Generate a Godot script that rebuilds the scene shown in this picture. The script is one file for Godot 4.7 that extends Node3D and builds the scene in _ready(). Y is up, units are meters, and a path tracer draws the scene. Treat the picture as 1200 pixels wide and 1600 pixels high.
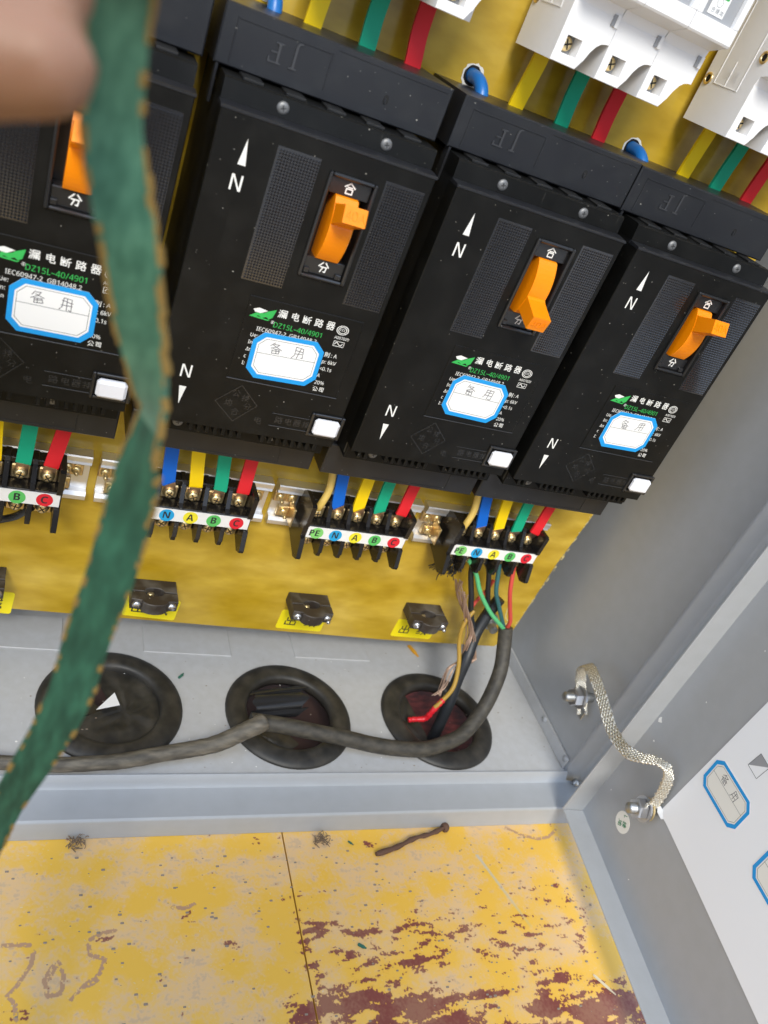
extends Node3D
# An open electrical cabinet: four circuit breakers on a yellow fibreglass board, terminal blocks below, the door open on the right.
# All shapes are given in millimetres and turned to metres by U.

const U := 0.001
const FLOOR_Y := -280.0
const GROUND_Y := -308.0
const BOARD_Z := -73.0
const PITCH := 115.0

var M := {}
var rng := RandomNumberGenerator.new()
var smooth_id := 1

# ---------------------------------------------------------------- helpers: naming
func v(x: float, y: float, z: float) -> Vector3:
	return Vector3(x, y, z)

func thing(called: String, label: String, category: String, at := Vector3.ZERO, group := "") -> Node3D:
	var o := Node3D.new()
	o.name = numbered(called)
	o.position = at * U
	add_child(o)
	return tag(o, label, category, group)

func tag(o: Node3D, label: String, category: String, group := "") -> Node3D:
	o.set_meta("label", label)
	o.set_meta("category", category)
	if group != "":
		o.set_meta("group", group)
	return o

func numbered(called: String, parent: Node = null) -> String:
	var p: Node = parent if parent else self
	if not p.has_node(called):
		return called
	var i := 1
	while p.has_node("%s_%03d" % [called, i]):
		i += 1
	return "%s_%03d" % [called, i]

func put(called: String, st: SurfaceTool, m: Material, parent: Node = null) -> MeshInstance3D:
	st.generate_normals()
	return put_mesh(called, st.commit(), m, parent)

func put_mesh(called: String, mesh: Mesh, m: Material, parent: Node = null) -> MeshInstance3D:
	var o := MeshInstance3D.new()
	var p: Node = parent if parent else self
	o.name = numbered(called, p)
	o.mesh = mesh
	o.material_override = m
	p.add_child(o)
	return o

func structure(o: Node3D) -> Node3D:
	o.set_meta("kind", "structure")
	return o

func stuff(o: Node3D) -> Node3D:
	o.set_meta("kind", "stuff")
	return o

# ---------------------------------------------------------------- helpers: shapes
func begin() -> SurfaceTool:
	var st := SurfaceTool.new()
	st.begin(Mesh.PRIMITIVE_TRIANGLES)
	st.set_smooth_group(-1)
	return st

# a flat convex face; turned so that it looks away from «inside»
func face(st: SurfaceTool, p: Array, inside: Vector3) -> void:
	var n: Vector3 = (p[1] - p[0]).cross(p[2] - p[0])
	var out: bool = n.dot(p[0] - inside) > 0.0
	for i in range(1, p.size() - 1):
		if out:
			st.add_vertex(p[0] * U); st.add_vertex(p[i + 1] * U); st.add_vertex(p[i] * U)
		else:
			st.add_vertex(p[0] * U); st.add_vertex(p[i] * U); st.add_vertex(p[i + 1] * U)

# three corners counted counter-clockwise as seen from outside
func tri(st: SurfaceTool, a: Vector3, b: Vector3, c: Vector3) -> void:
	st.add_vertex(a * U); st.add_vertex(c * U); st.add_vertex(b * U)

func quad(st: SurfaceTool, a: Vector3, b: Vector3, c: Vector3, d: Vector3) -> void:
	tri(st, a, b, c)
	tri(st, a, c, d)

func box(st: SurfaceTool, lo: Vector3, hi: Vector3, b := 0.4, t := Transform3D()) -> void:
	st.set_smooth_group(-1)
	var c := (lo + hi) * 0.5
	var h := (hi - lo) * 0.5
	b = minf(b, minf(h.x, minf(h.y, h.z)) * 0.9)
	var q := func(s: Vector3, axis: int) -> Vector3:
		var k := h - Vector3(b, b, b)
		k[axis] = h[axis]
		return t * (c + Vector3(s.x * k.x, s.y * k.y, s.z * k.z))
	var mid: Vector3 = t * c
	for a in 3:
		var e := (a + 1) % 3
		var f := (a + 2) % 3
		for s in [-1.0, 1.0]:
			var pts := []
			for k in [[-1.0, -1.0], [1.0, -1.0], [1.0, 1.0], [-1.0, 1.0]]:
				var d := Vector3()
				d[a] = s; d[e] = k[0]; d[f] = k[1]
				pts.append(q.call(d, a))
			face(st, pts, mid)
			if b <= 0.0:
				continue
			for s2 in [-1.0, 1.0]:
				var d1 := Vector3()
				d1[a] = s; d1[e] = s2; d1[f] = -1.0
				var d2 := d1
				d2[f] = 1.0
				face(st, [q.call(d1, a), q.call(d2, a), q.call(d2, e), q.call(d1, e)], mid)
	if b <= 0.0:
		return
	for sx in [-1.0, 1.0]:
		for sy in [-1.0, 1.0]:
			for sz in [-1.0, 1.0]:
				var d := Vector3(sx, sy, sz)
				face(st, [q.call(d, 0), q.call(d, 1), q.call(d, 2)], mid)

# a polygon in the plane of ex, ey pushed from a to b along ex x ey, its far rim chamfered
func prism(st: SurfaceTool, poly: PackedVector2Array, o: Vector3, ex: Vector3, ey: Vector3, a: float, b: float, bevel := 0.0) -> void:
	st.set_smooth_group(-1)
	if Geometry2D.is_polygon_clockwise(poly):
		poly = poly.duplicate()
		poly.reverse()
	var n := ex.cross(ey)
	var size := poly.size()
	var ins := PackedVector2Array()
	for i in size:
		var p := poly[i]
		var e1 := (p - poly[(i + size - 1) % size]).normalized()
		var e2 := (poly[(i + 1) % size] - p).normalized()
		var n1 := Vector2(-e1.y, e1.x)
		var n2 := Vector2(-e2.y, e2.x)
		var m := (n1 + n2).normalized()
		ins.append(p + m * (bevel / maxf(0.35, m.dot(n1))))
	var at := func(p: Vector2, h: float) -> Vector3:
		return o + ex * p.x + ey * p.y + n * h
	var idx := Geometry2D.triangulate_polygon(poly)
	for k in range(0, idx.size(), 3):
		var p0 := idx[k]; var p1 := idx[k + 1]; var p2 := idx[k + 2]
		if (poly[p1] - poly[p0]).cross(poly[p2] - poly[p0]) < 0.0:
			var w := p1
			p1 = p2
			p2 = w
		tri(st, at.call(ins[p0], b), at.call(ins[p1], b), at.call(ins[p2], b))
		tri(st, at.call(poly[p0], a), at.call(poly[p2], a), at.call(poly[p1], a))
	for i in size:
		var j := (i + 1) % size
		quad(st, at.call(poly[i], a), at.call(poly[j], a), at.call(poly[j], b - bevel), at.call(poly[i], b - bevel))
		if bevel > 0.0:
			quad(st, at.call(poly[i], b - bevel), at.call(poly[j], b - bevel), at.call(ins[j], b), at.call(ins[i], b))

func poly(a: Array) -> PackedVector2Array:
	var r := PackedVector2Array()
	for i in range(0, a.size(), 2):
		r.append(Vector2(a[i], a[i + 1]))
	return r

func rounded(w: float, h: float, r: float, n := 4) -> PackedVector2Array:
	var out := PackedVector2Array()
	for c in [[1, 1, 0], [-1, 1, 1], [-1, -1, 2], [1, -1, 3]]:
		for k in n + 1:
			var a: float = (c[2] + float(k) / n) * PI / 2.0
			out.append(Vector2(c[0] * (w / 2 - r) + r * cos(a), c[1] * (h / 2 - r) + r * sin(a)))
	return out

func disc(r: float, n := 24) -> PackedVector2Array:
	var out := PackedVector2Array()
	for k in n:
		out.append(Vector2(r * cos(TAU * k / n), r * sin(TAU * k / n)))
	return out

# a flat ring between two outlines with as many points
func ring(st: SurfaceTool, outer: PackedVector2Array, inner: PackedVector2Array, o: Vector3, ex: Vector3, ey: Vector3, h: float) -> void:
	var n := ex.cross(ey)
	for i in outer.size():
		var j := (i + 1) % outer.size()
		quad(st, o + ex * outer[i].x + ey * outer[i].y + n * h, o + ex * outer[j].x + ey * outer[j].y + n * h, o + ex * inner[j].x + ey * inner[j].y + n * h, o + ex * inner[i].x + ey * inner[i].y + n * h)

func flat(st: SurfaceTool, outline: PackedVector2Array, o: Vector3, ex: Vector3, ey: Vector3, h: float) -> void:
	var n := ex.cross(ey)
	var idx := Geometry2D.triangulate_polygon(outline)
	for k in range(0, idx.size(), 3):
		var a := outline[idx[k]]; var b := outline[idx[k + 1]]; var c := outline[idx[k + 2]]
		if (b - a).cross(c - a) < 0.0:
			var w := b
			b = c
			c = w
		tri(st, o + ex * a.x + ey * a.y + n * h, o + ex * b.x + ey * b.y + n * h, o + ex * c.x + ey * c.y + n * h)

func curve(pts: Array, n := 6) -> Array:
	var out := []
	for i in pts.size() - 1:
		var p0: Vector3 = pts[maxi(i - 1, 0)]
		var p1: Vector3 = pts[i]
		var p2: Vector3 = pts[i + 1]
		var p3: Vector3 = pts[mini(i + 2, pts.size() - 1)]
		for k in n:
			var t := float(k) / n
			out.append(p1.cubic_interpolate(p2, p0, p3, t))
	out.append(pts[-1])
	return out

func tube(st: SurfaceTool, path: Array, r: float, sides := 12, taper := [], caps := true) -> void:
	smooth_id += 1
	st.set_smooth_group(smooth_id)
	var d: Vector3 = (path[1] - path[0]).normalized()
	var u := d.cross(Vector3(0.31, 0.2, 0.93)).normalized()
	var rings := []
	for i in path.size():
		var a: Vector3 = path[maxi(i - 1, 0)]
		var b: Vector3 = path[mini(i + 1, path.size() - 1)]
		d = (b - a).normalized()
		u = (u - d * u.dot(d)).normalized()
		var w := d.cross(u)
		var rr: float = r * (taper[i] if taper.size() > i else 1.0)
		var row := []
		for k in sides:
			var g := TAU * k / sides
			row.append(path[i] + (u * cos(g) + w * sin(g)) * rr)
		rings.append(row)
	for i in rings.size() - 1:
		for k in sides:
			var j := (k + 1) % sides
			quad(st, rings[i][k], rings[i][j], rings[i + 1][j], rings[i + 1][k])
	st.set_smooth_group(-1)
	if caps:
		for k in range(1, sides - 1):
			tri(st, rings[0][0], rings[0][k + 1], rings[0][k])
			tri(st, rings[-1][0], rings[-1][k], rings[-1][k + 1])

# profile of (radius, height) turned round the axis n through o
func lathe(st: SurfaceTool, o: Vector3, n: Vector3, profile: Array, sides := 24, smooth := true, phase := 0.0) -> void:
	n = n.normalized()
	var ex := n.cross(Vector3(0.2, 0.9, 0.37)).normalized()
	var ey := n.cross(ex)
	smooth_id += 1
	st.set_smooth_group(smooth_id if smooth else -1)
	for i in profile.size() - 1:
		var a: Vector2 = profile[i]
		var b: Vector2 = profile[i + 1]
		for k in sides:
			var g := TAU * k / sides + phase
			var h := TAU * (k + 1) / sides + phase
			var p := o + (ex * cos(g) + ey * sin(g)) * a.x + n * a.y
			var q := o + (ex * cos(h) + ey * sin(h)) * a.x + n * a.y
			var s := o + (ex * cos(h) + ey * sin(h)) * b.x + n * b.y
			var t := o + (ex * cos(g) + ey * sin(g)) * b.x + n * b.y
			if a.x > 1e-5:
				tri(st, p, q, s)
			if b.x > 1e-5:
				tri(st, p, s, t)
	st.set_smooth_group(-1)

# a strip of rectangular section along a path; sides[i] points across its width
func strip(st: SurfaceTool, path: Array, sides: Array, w: Array, t: float) -> void:
	smooth_id += 4
	var rows := []
	for i in path.size():
		var a: Vector3 = path[maxi(i - 1, 0)]
		var b: Vector3 = path[mini(i + 1, path.size() - 1)]
		var d := (b - a).normalized()
		var s: Vector3 = sides[mini(i, sides.size() - 1)]
		s = (s - d * s.dot(d)).normalized()
		var n := s.cross(d)
		var hw: float = w[mini(i, w.size() - 1)] * 0.5
		rows.append([path[i] - s * hw - n * t / 2, path[i] + s * hw - n * t / 2, path[i] + s * hw + n * t / 2, path[i] - s * hw + n * t / 2])
	for i in rows.size() - 1:
		for k in 4:
			st.set_smooth_group(smooth_id - k)
			var j := (k + 1) % 4
			quad(st, rows[i][j], rows[i][k], rows[i + 1][k], rows[i + 1][j])
	st.set_smooth_group(-1)
	quad(st, rows[0][0], rows[0][1], rows[0][2], rows[0][3])
	quad(st, rows[-1][3], rows[-1][2], rows[-1][1], rows[-1][0])

# ---------------------------------------------------------------- helpers: writing
const G := {
	"lou": "0812 2224|0338 1846|0590 1268 2260|3210 9010 9028 3228|3210 3260 2290|4440 9240|6640 6690|4490 4454 9254 9290 8688|5264 6070|5276 6082|7464 8270|7476 8282",
	"dian": "1822 8222 8262 1862 1822|1842 8242|5006 5082 5890 9290 9274",
	"duan": "0810 0886 5486|3014 3076|1228 2040|4826 4040|1048 5048|3050 1474|3050 4864|8810 6222 6254 5688|6244 9644|8044 8094",
	"lu": "1014 4014 4040 1040 1014|2640 2682|2660 4460|1252 1284|0690 4676|6608 5034|6020 8820 7444 4862|6232 9462|5664 8664 8692 5692 5664",
	"qi": "1608 4208 4230 1630 1608|5808 8408 8430 5830 5808|0644 9444|5034 4048 0868|5646 9268|7236 8042|1666 4266 4292 1692 1666|5866 8466 8492 5892 5866",
	"he": "5006 0640|5006 9440|3040 7040|2254 7854 7892 2292 2254",
	"fen": "3808 0644|6208 9444|2248 7848 7290 5888|4648 2892",
	"bei": "3806 1232|3416 7416 5236 0856|3028 9256|2258 7858 7892 2292 2258|2274 7874|5058 5092",
	"yong": "2210 2266 0892|2210 8210 8292 7090|2234 8234|2260 8260|5010 5092",
	"chu": "5006 5090|1818 1848 8248 8218|0856 0890 9290 9256",
	"xian": "2806 0634 3034|3034 0662 3656|0684 3676|4630 9024|4254 9446|6206 6858 9492 9478|8810 9420|9058 5292",
	"bie": "1010 4010 4036 1036 1010|0654 4454 3890|2454 0692|6020 6070|8808 8892 7690",
	"gong": "3812 0850|6212 9450|4850 2088 7684|6466 8892",
	"si": "1014 8614 8690 7088|1032 6832|1850 6250 6280 1880 1850",
	"jie": "2806 2890 1484|0828 4428|0662 4450|5418 9418|7204 7216|6022 6636|8622 8036|4838 9838|7044 5470 9292|8844 5292|4862 9862",
	"di": "1834 4434|3010 3078|0686 5070|5236 9626 9662 8862|7206 7274|5620 5682 6090 9690 9674",
	"wave": "0060 0844 1834 2834 3844 5056 6466 7866 8854 9444",
}

func strokes(st: SurfaceTool, g: String, o: Vector3, ex: Vector3, ey: Vector3, size: float, lw: float, dz: float, wob := 0.0) -> void:
	var n := ex.cross(ey)
	var k := 0
	for line in g.split("|"):
		var pts := []
		for w in line.split(" "):
			var px := float(w.substr(0, 2)) + rng.randf_range(-wob, wob)
			var py := float(w.substr(2, 2)) + rng.randf_range(-wob, wob)
			pts.append(Vector2(px * size / 100.0, -py * size / 100.0))
		for i in pts.size() - 1:
			var a: Vector2 = pts[i]
			var b: Vector2 = pts[i + 1]
			var d := (b - a).normalized()
			a -= d * lw * 0.4
			b += d * lw * 0.4
			var s := Vector2(-d.y, d.x) * lw * 0.5
			var h := dz + k * 0.002
			k += 1
			var f := func(p: Vector2) -> Vector3: return o + ex * p.x + ey * p.y + n * h
			quad(st, f.call(a - s), f.call(b - s), f.call(b + s), f.call(a + s))

var fonts := {}
# Latin lettering, cap height in mm, laid on the plane ex, ey; align -1 left, 0 centre
func letters(st: SurfaceTool, text: String, o: Vector3, ex: Vector3, ey: Vector3, cap: float, dz: float, align := -1, font := "Droid Sans", thick := 0.0, weight := 400) -> void:
	var key := font + str(weight)
	if not fonts.has(key):
		var f := SystemFont.new()
		f.font_names = PackedStringArray([font])
		f.font_weight = weight
		fonts[key] = f
	var tm := TextMesh.new()
	tm.text = text
	tm.font = fonts[key]
	tm.font_size = 64
	tm.pixel_size = cap / 0.714 / 64.0
	tm.depth = maxf(thick, 0.01)
	tm.curve_step = 2.0
	tm.horizontal_alignment = HORIZONTAL_ALIGNMENT_LEFT if align < 0 else HORIZONTAL_ALIGNMENT_CENTER
	tm.vertical_alignment = VERTICAL_ALIGNMENT_CENTER
	var arr := tm.get_mesh_arrays()
	var vs: PackedVector3Array = arr[Mesh.ARRAY_VERTEX]
	var ns: PackedVector3Array = arr[Mesh.ARRAY_NORMAL]
	var ix: PackedInt32Array = arr[Mesh.ARRAY_INDEX]
	var n := ex.cross(ey)
	for i in range(0, ix.size(), 3):
		var nz := ns[ix[i]].z
		if nz < -0.5 or (thick <= 0.0 and nz < 0.5):
			continue
		for k in 3:
			var p := vs[ix[i + k]]
			st.add_vertex((o + ex * p.x + ey * p.y + n * ((p.z + thick * 0.5 if thick > 0.0 else 0.0) + dz)) * U)

# ---------------------------------------------------------------- helpers: materials
func mat(called: String, c: Color, rough := 0.5, metal := 0.0, spec := 0.5) -> StandardMaterial3D:
	var m := StandardMaterial3D.new()
	m.resource_name = called
	m.albedo_color = c.linear_to_srgb()
	m.roughness = rough
	m.metallic = metal
	m.metallic_specular = spec
	M[called] = m
	return m

func noise_tex(freq: float, lo: Color, hi: Color, size := 512, octaves := 4, seed_ := 1, mid := 0.0) -> NoiseTexture2D:
	var n := FastNoiseLite.new()
	n.noise_type = FastNoiseLite.TYPE_SIMPLEX_SMOOTH
	n.frequency = freq
	n.fractal_octaves = octaves
	n.seed = seed_
	var g := Gradient.new()
	g.set_color(0, lo)
	g.set_color(1, hi)
	if mid > 0.0:
		g.set_offset(0, mid - 0.12)
		g.set_offset(1, mid + 0.12)
	var t := NoiseTexture2D.new()
	t.width = size
	t.height = size
	t.seamless = true
	t.noise = n
	t.color_ramp = g
	return t

func triplanar(m: StandardMaterial3D, scale: Vector3) -> void:
	m.uv1_triplanar = true
	m.uv1_world_triplanar = true
	m.uv1_scale = scale

func grey(x: float) -> Color:
	return Color(x, x, x)

# black plastic with sparse pale dust on it
func dusty(called: String, c: Color, rough: float, dust: float, seed_: int) -> StandardMaterial3D:
	var m := mat(called, Color.WHITE, rough)
	var im := Image.create(512, 512, false, Image.FORMAT_RGB8)
	var n := FastNoiseLite.new()
	n.seed = seed_
	n.frequency = 0.011
	n.fractal_octaves = 4
	var r := RandomNumberGenerator.new()
	r.seed = seed_
	for y in 512:
		for x in 512:
			var k := clampf(n.get_noise_2d(x, y) * 1.2 + 0.15, 0.0, 1.0) * dust
			im.set_pixel(x, y, c.lerp(Color(0.30, 0.29, 0.27), k).linear_to_srgb())
	for i in 110:
		var s := r.randf()
		var col := Color(0.5, 0.48, 0.42).lerp(c, r.randf_range(0.0, 0.7)).linear_to_srgb()
		var px := r.randi_range(2, 506)
		var py := r.randi_range(2, 506)
		im.fill_rect(Rect2i(px, py, 1 + int(s * s * 2.6), 1 + int(r.randf() * 1.7)), col)
	m.albedo_texture = ImageTexture.create_from_image(im)
	triplanar(m, Vector3(7.1, 7.1, 7.1))
	m.roughness_texture = noise_tex(0.02, grey(0.75), grey(1.0), 256, 4, seed_ + 5)
	return m

func materials() -> void:
	var m := mat("grey_paint", Color(0.365, 0.378, 0.395), 0.36)
	m.albedo_texture = noise_tex(0.012, Color(0.97, 0.97, 0.965), Color(1, 1, 1), 512, 5, 3)
	m.heightmap_enabled = true
	m.heightmap_texture = noise_tex(0.06, grey(0.3), grey(0.7), 512, 2, 9)
	m.heightmap_scale = 0.006
	triplanar(m, Vector3(9, 9, 9))
	m = mat("dusty_grey_paint", Color(0.475, 0.483, 0.495), 0.38)
	m.albedo_texture = noise_tex(0.02, Color(0.955, 0.95, 0.94), Color(1, 1, 1), 1024, 6, 4)
	triplanar(m, Vector3(5, 5, 5))
	m = mat("fibreglass", Color.WHITE, 0.24)
	m.albedo_texture = noise_tex(0.007, Color(0.48, 0.305, 0.015).linear_to_srgb(), Color(0.74, 0.53, 0.10).linear_to_srgb(), 512, 5, 11)
	triplanar(m, Vector3(2.4, 6.0, 5.0))
	m.detail_enabled = true
	m.detail_albedo = noise_tex(0.02, Color(0.88, 0.86, 0.78), Color(1, 1, 1), 512, 4, 21)
	m.detail_blend_mode = BaseMaterial3D.BLEND_MODE_MUL
	m.roughness_texture = noise_tex(0.02, grey(0.6), grey(1.0), 256, 3, 31)
	mat("cut_fibreglass", Color(0.62, 0.52, 0.22), 0.8)
	dusty("black_face", Color(0.006, 0.006, 0.0055), 0.42, 0.014, 5).metallic_specular = 0.32
	dusty("black_cover", Color(0.013, 0.014, 0.017), 0.4, 0.02, 6)
	dusty("black_body", Color(0.007, 0.007, 0.007), 0.5, 0.02, 7)
	dusty("black_terminal", Color(0.010, 0.009, 0.009), 0.3, 0.03, 8)
	dusty("brown_bakelite", Color(0.032, 0.024, 0.018), 0.6, 0.30, 12)
	mat("knurl", Color(0.014, 0.014, 0.016), 0.16, 0.0, 0.95)
	mat("frame_black", Color(0.012, 0.012, 0.013), 0.28, 0.0, 0.6)
	m = mat("orange_plastic", Color(0.88, 0.25, 0.001), 0.32, 0.0, 0.45)
	m.subsurf_scatter_enabled = true
	m.subsurf_scatter_strength = 0.05
	mat("white_print", Color(0.78, 0.78, 0.75), 0.55)
	mat("green_print", Color(0.03, 0.42, 0.08), 0.55)
	mat("black_print", Color(0.02, 0.02, 0.025), 0.6)
	mat("grey_pencil", Color(0.07, 0.07, 0.085), 0.7)
	mat("white_button", Color(0.8, 0.8, 0.83), 0.4)
	mat("label_white", Color(0.82, 0.82, 0.81), 0.5)
	mat("label_cream", Color(0.79, 0.78, 0.73), 0.5)
	mat("label_blue", Color(0.005, 0.30, 0.72), 0.5)
	mat("label_line", Color(0.08, 0.09, 0.1), 0.6)
	mat("tag_yellow", Color(0.92, 0.76, 0.01), 0.5)
	mat("steel", Color(0.62, 0.62, 0.63), 0.32, 1.0)
	mat("grey_screw", Color(0.20, 0.20, 0.20), 0.5, 0.6)
	mat("raised_letter", Color(0.042, 0.043, 0.047), 0.28)
	mat("raised_black", Color(0.027, 0.027, 0.028), 0.26)
	mat("dull_steel", Color(0.42, 0.43, 0.43), 0.45, 1.0)
	m = mat("brass", Color(0.84, 0.66, 0.34), 0.3, 0.85)
	m = mat("yellow_zinc", Color(0.78, 0.66, 0.38), 0.32, 0.85)
	m.albedo_texture = noise_tex(0.03, Color(0.92, 0.84, 0.88), Color(1, 1, 0.92), 256, 3, 41)
	triplanar(m, Vector3(40, 40, 40))
	mat("tinned_copper", Color(0.64, 0.48, 0.40), 0.35, 1.0)
	mat("aluminium", Color(0.82, 0.82, 0.83), 0.36, 0.85)
	m = mat("white_plastic", Color(0.83, 0.83, 0.84), 0.38)
	mat("grey_recess", Color(0.30, 0.31, 0.33), 0.5)
	mat("dark_hole", Color(0.008, 0.008, 0.008), 0.8)
	mat("sleeve_yellow", Color(0.88, 0.60, 0.002), 0.4, 0.0, 0.35)
	mat("sleeve_green", Color(0.008, 0.36, 0.20), 0.4, 0.0, 0.35)
	mat("sleeve_red", Color(0.72, 0.02, 0.028), 0.4, 0.0, 0.35)
	mat("sleeve_blue", Color(0.004, 0.12, 0.56), 0.4, 0.0, 0.35)
	mat("wire_cream", Color(0.72, 0.50, 0.12), 0.4)
	mat("wire_blue", Color(0.01, 0.14, 0.45), 0.35)
	mat("wire_green", Color(0.10, 0.48, 0.20), 0.45)
	mat("wire_teal", Color(0.03, 0.12, 0.13), 0.45)
	mat("wire_red", Color(0.60, 0.07, 0.05), 0.45)
	mat("wire_dark", Color(0.015, 0.018, 0.022), 0.45)
	mat("wire_ochre", Color(0.38, 0.23, 0.03), 0.5)
	mat("red_tape", Color(0.62, 0.015, 0.025), 0.3)
	mat("copper_braid", Color(0.52, 0.36, 0.27), 0.45, 0.7)
	m = mat("cable_rubber", Color.WHITE, 0.6)
	m.albedo_texture = noise_tex(0.02, Color(0.018, 0.017, 0.015).linear_to_srgb(), Color(0.10, 0.088, 0.066).linear_to_srgb(), 512, 6, 51)
	triplanar(m, Vector3(7, 16, 16))
	m = mat("pale_cable_rubber", Color.WHITE, 0.6)
	m.albedo_texture = noise_tex(0.02, Color(0.035, 0.031, 0.025).linear_to_srgb(), Color(0.23, 0.20, 0.15).linear_to_srgb(), 512, 6, 53)
	triplanar(m, Vector3(5, 22, 22))
	m = mat("grommet_rubber", Color.WHITE, 0.5)
	m.albedo_texture = noise_tex(0.015, Color(0.008, 0.008, 0.008).linear_to_srgb(), Color(0.062, 0.055, 0.044).linear_to_srgb(), 512, 6, 52)
	triplanar(m, Vector3(7, 7, 7))
	mat("shiny_rubber", Color(0.02, 0.02, 0.021), 0.25)
	m = mat("braid_metal", Color(0.74, 0.71, 0.63), 0.42, 1.0)
	m = mat("strap_green", Color.WHITE, 0.85)
	m.albedo_texture = noise_tex(0.02, Color(0.016, 0.08, 0.045).linear_to_srgb(), Color(0.082, 0.21, 0.13).linear_to_srgb(), 256, 5, 61)
	triplanar(m, Vector3(60, 26, 60))
	m.rim_enabled = true
	m.rim = 0.3
	m = mat("strap_reverse", Color.WHITE, 0.85)
	m.albedo_texture = noise_tex(0.02, Color(0.005, 0.038, 0.021).linear_to_srgb(), Color(0.034, 0.145, 0.085).linear_to_srgb(), 256, 4, 62)
	triplanar(m, Vector3(40, 10, 40))
	mat("strap_ochre", Color(0.24, 0.15, 0.035), 0.9)
	m = mat("skin", Color(0.25, 0.125, 0.07), 0.55)
	m.subsurf_scatter_enabled = true
	m.subsurf_scatter_strength = 0.1
	mat("paper", Color(0.84, 0.86, 0.89), 0.75)
	mat("print_grey", Color(0.30, 0.31, 0.33), 0.7)
	mat("rust", Color(0.10, 0.05, 0.03), 0.8)
	mat("lint", Color(0.20, 0.14, 0.09), 0.95)
	mat("leaf_green", Color(0.03, 0.13, 0.09), 0.7)
	mat("straw", Color(0.62, 0.53, 0.36), 0.8)
	mat("orange_scrap", Color(0.68, 0.33, 0.02), 0.5)
	mat("concrete", Color(0.33, 0.31, 0.28), 0.9).albedo_texture = noise_tex(0.01, grey(0.7), grey(1.0), 512, 5, 71)
	triplanar(M.concrete, Vector3(1.3, 1.3, 1.3))

# where a point of the photographed ground (seen 6 mm higher) lies on this ground
func gx(x: float) -> float:
	return x + 6.0 * (0.06 + (x + 50.0) / 420.0 * 0.85)

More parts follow.
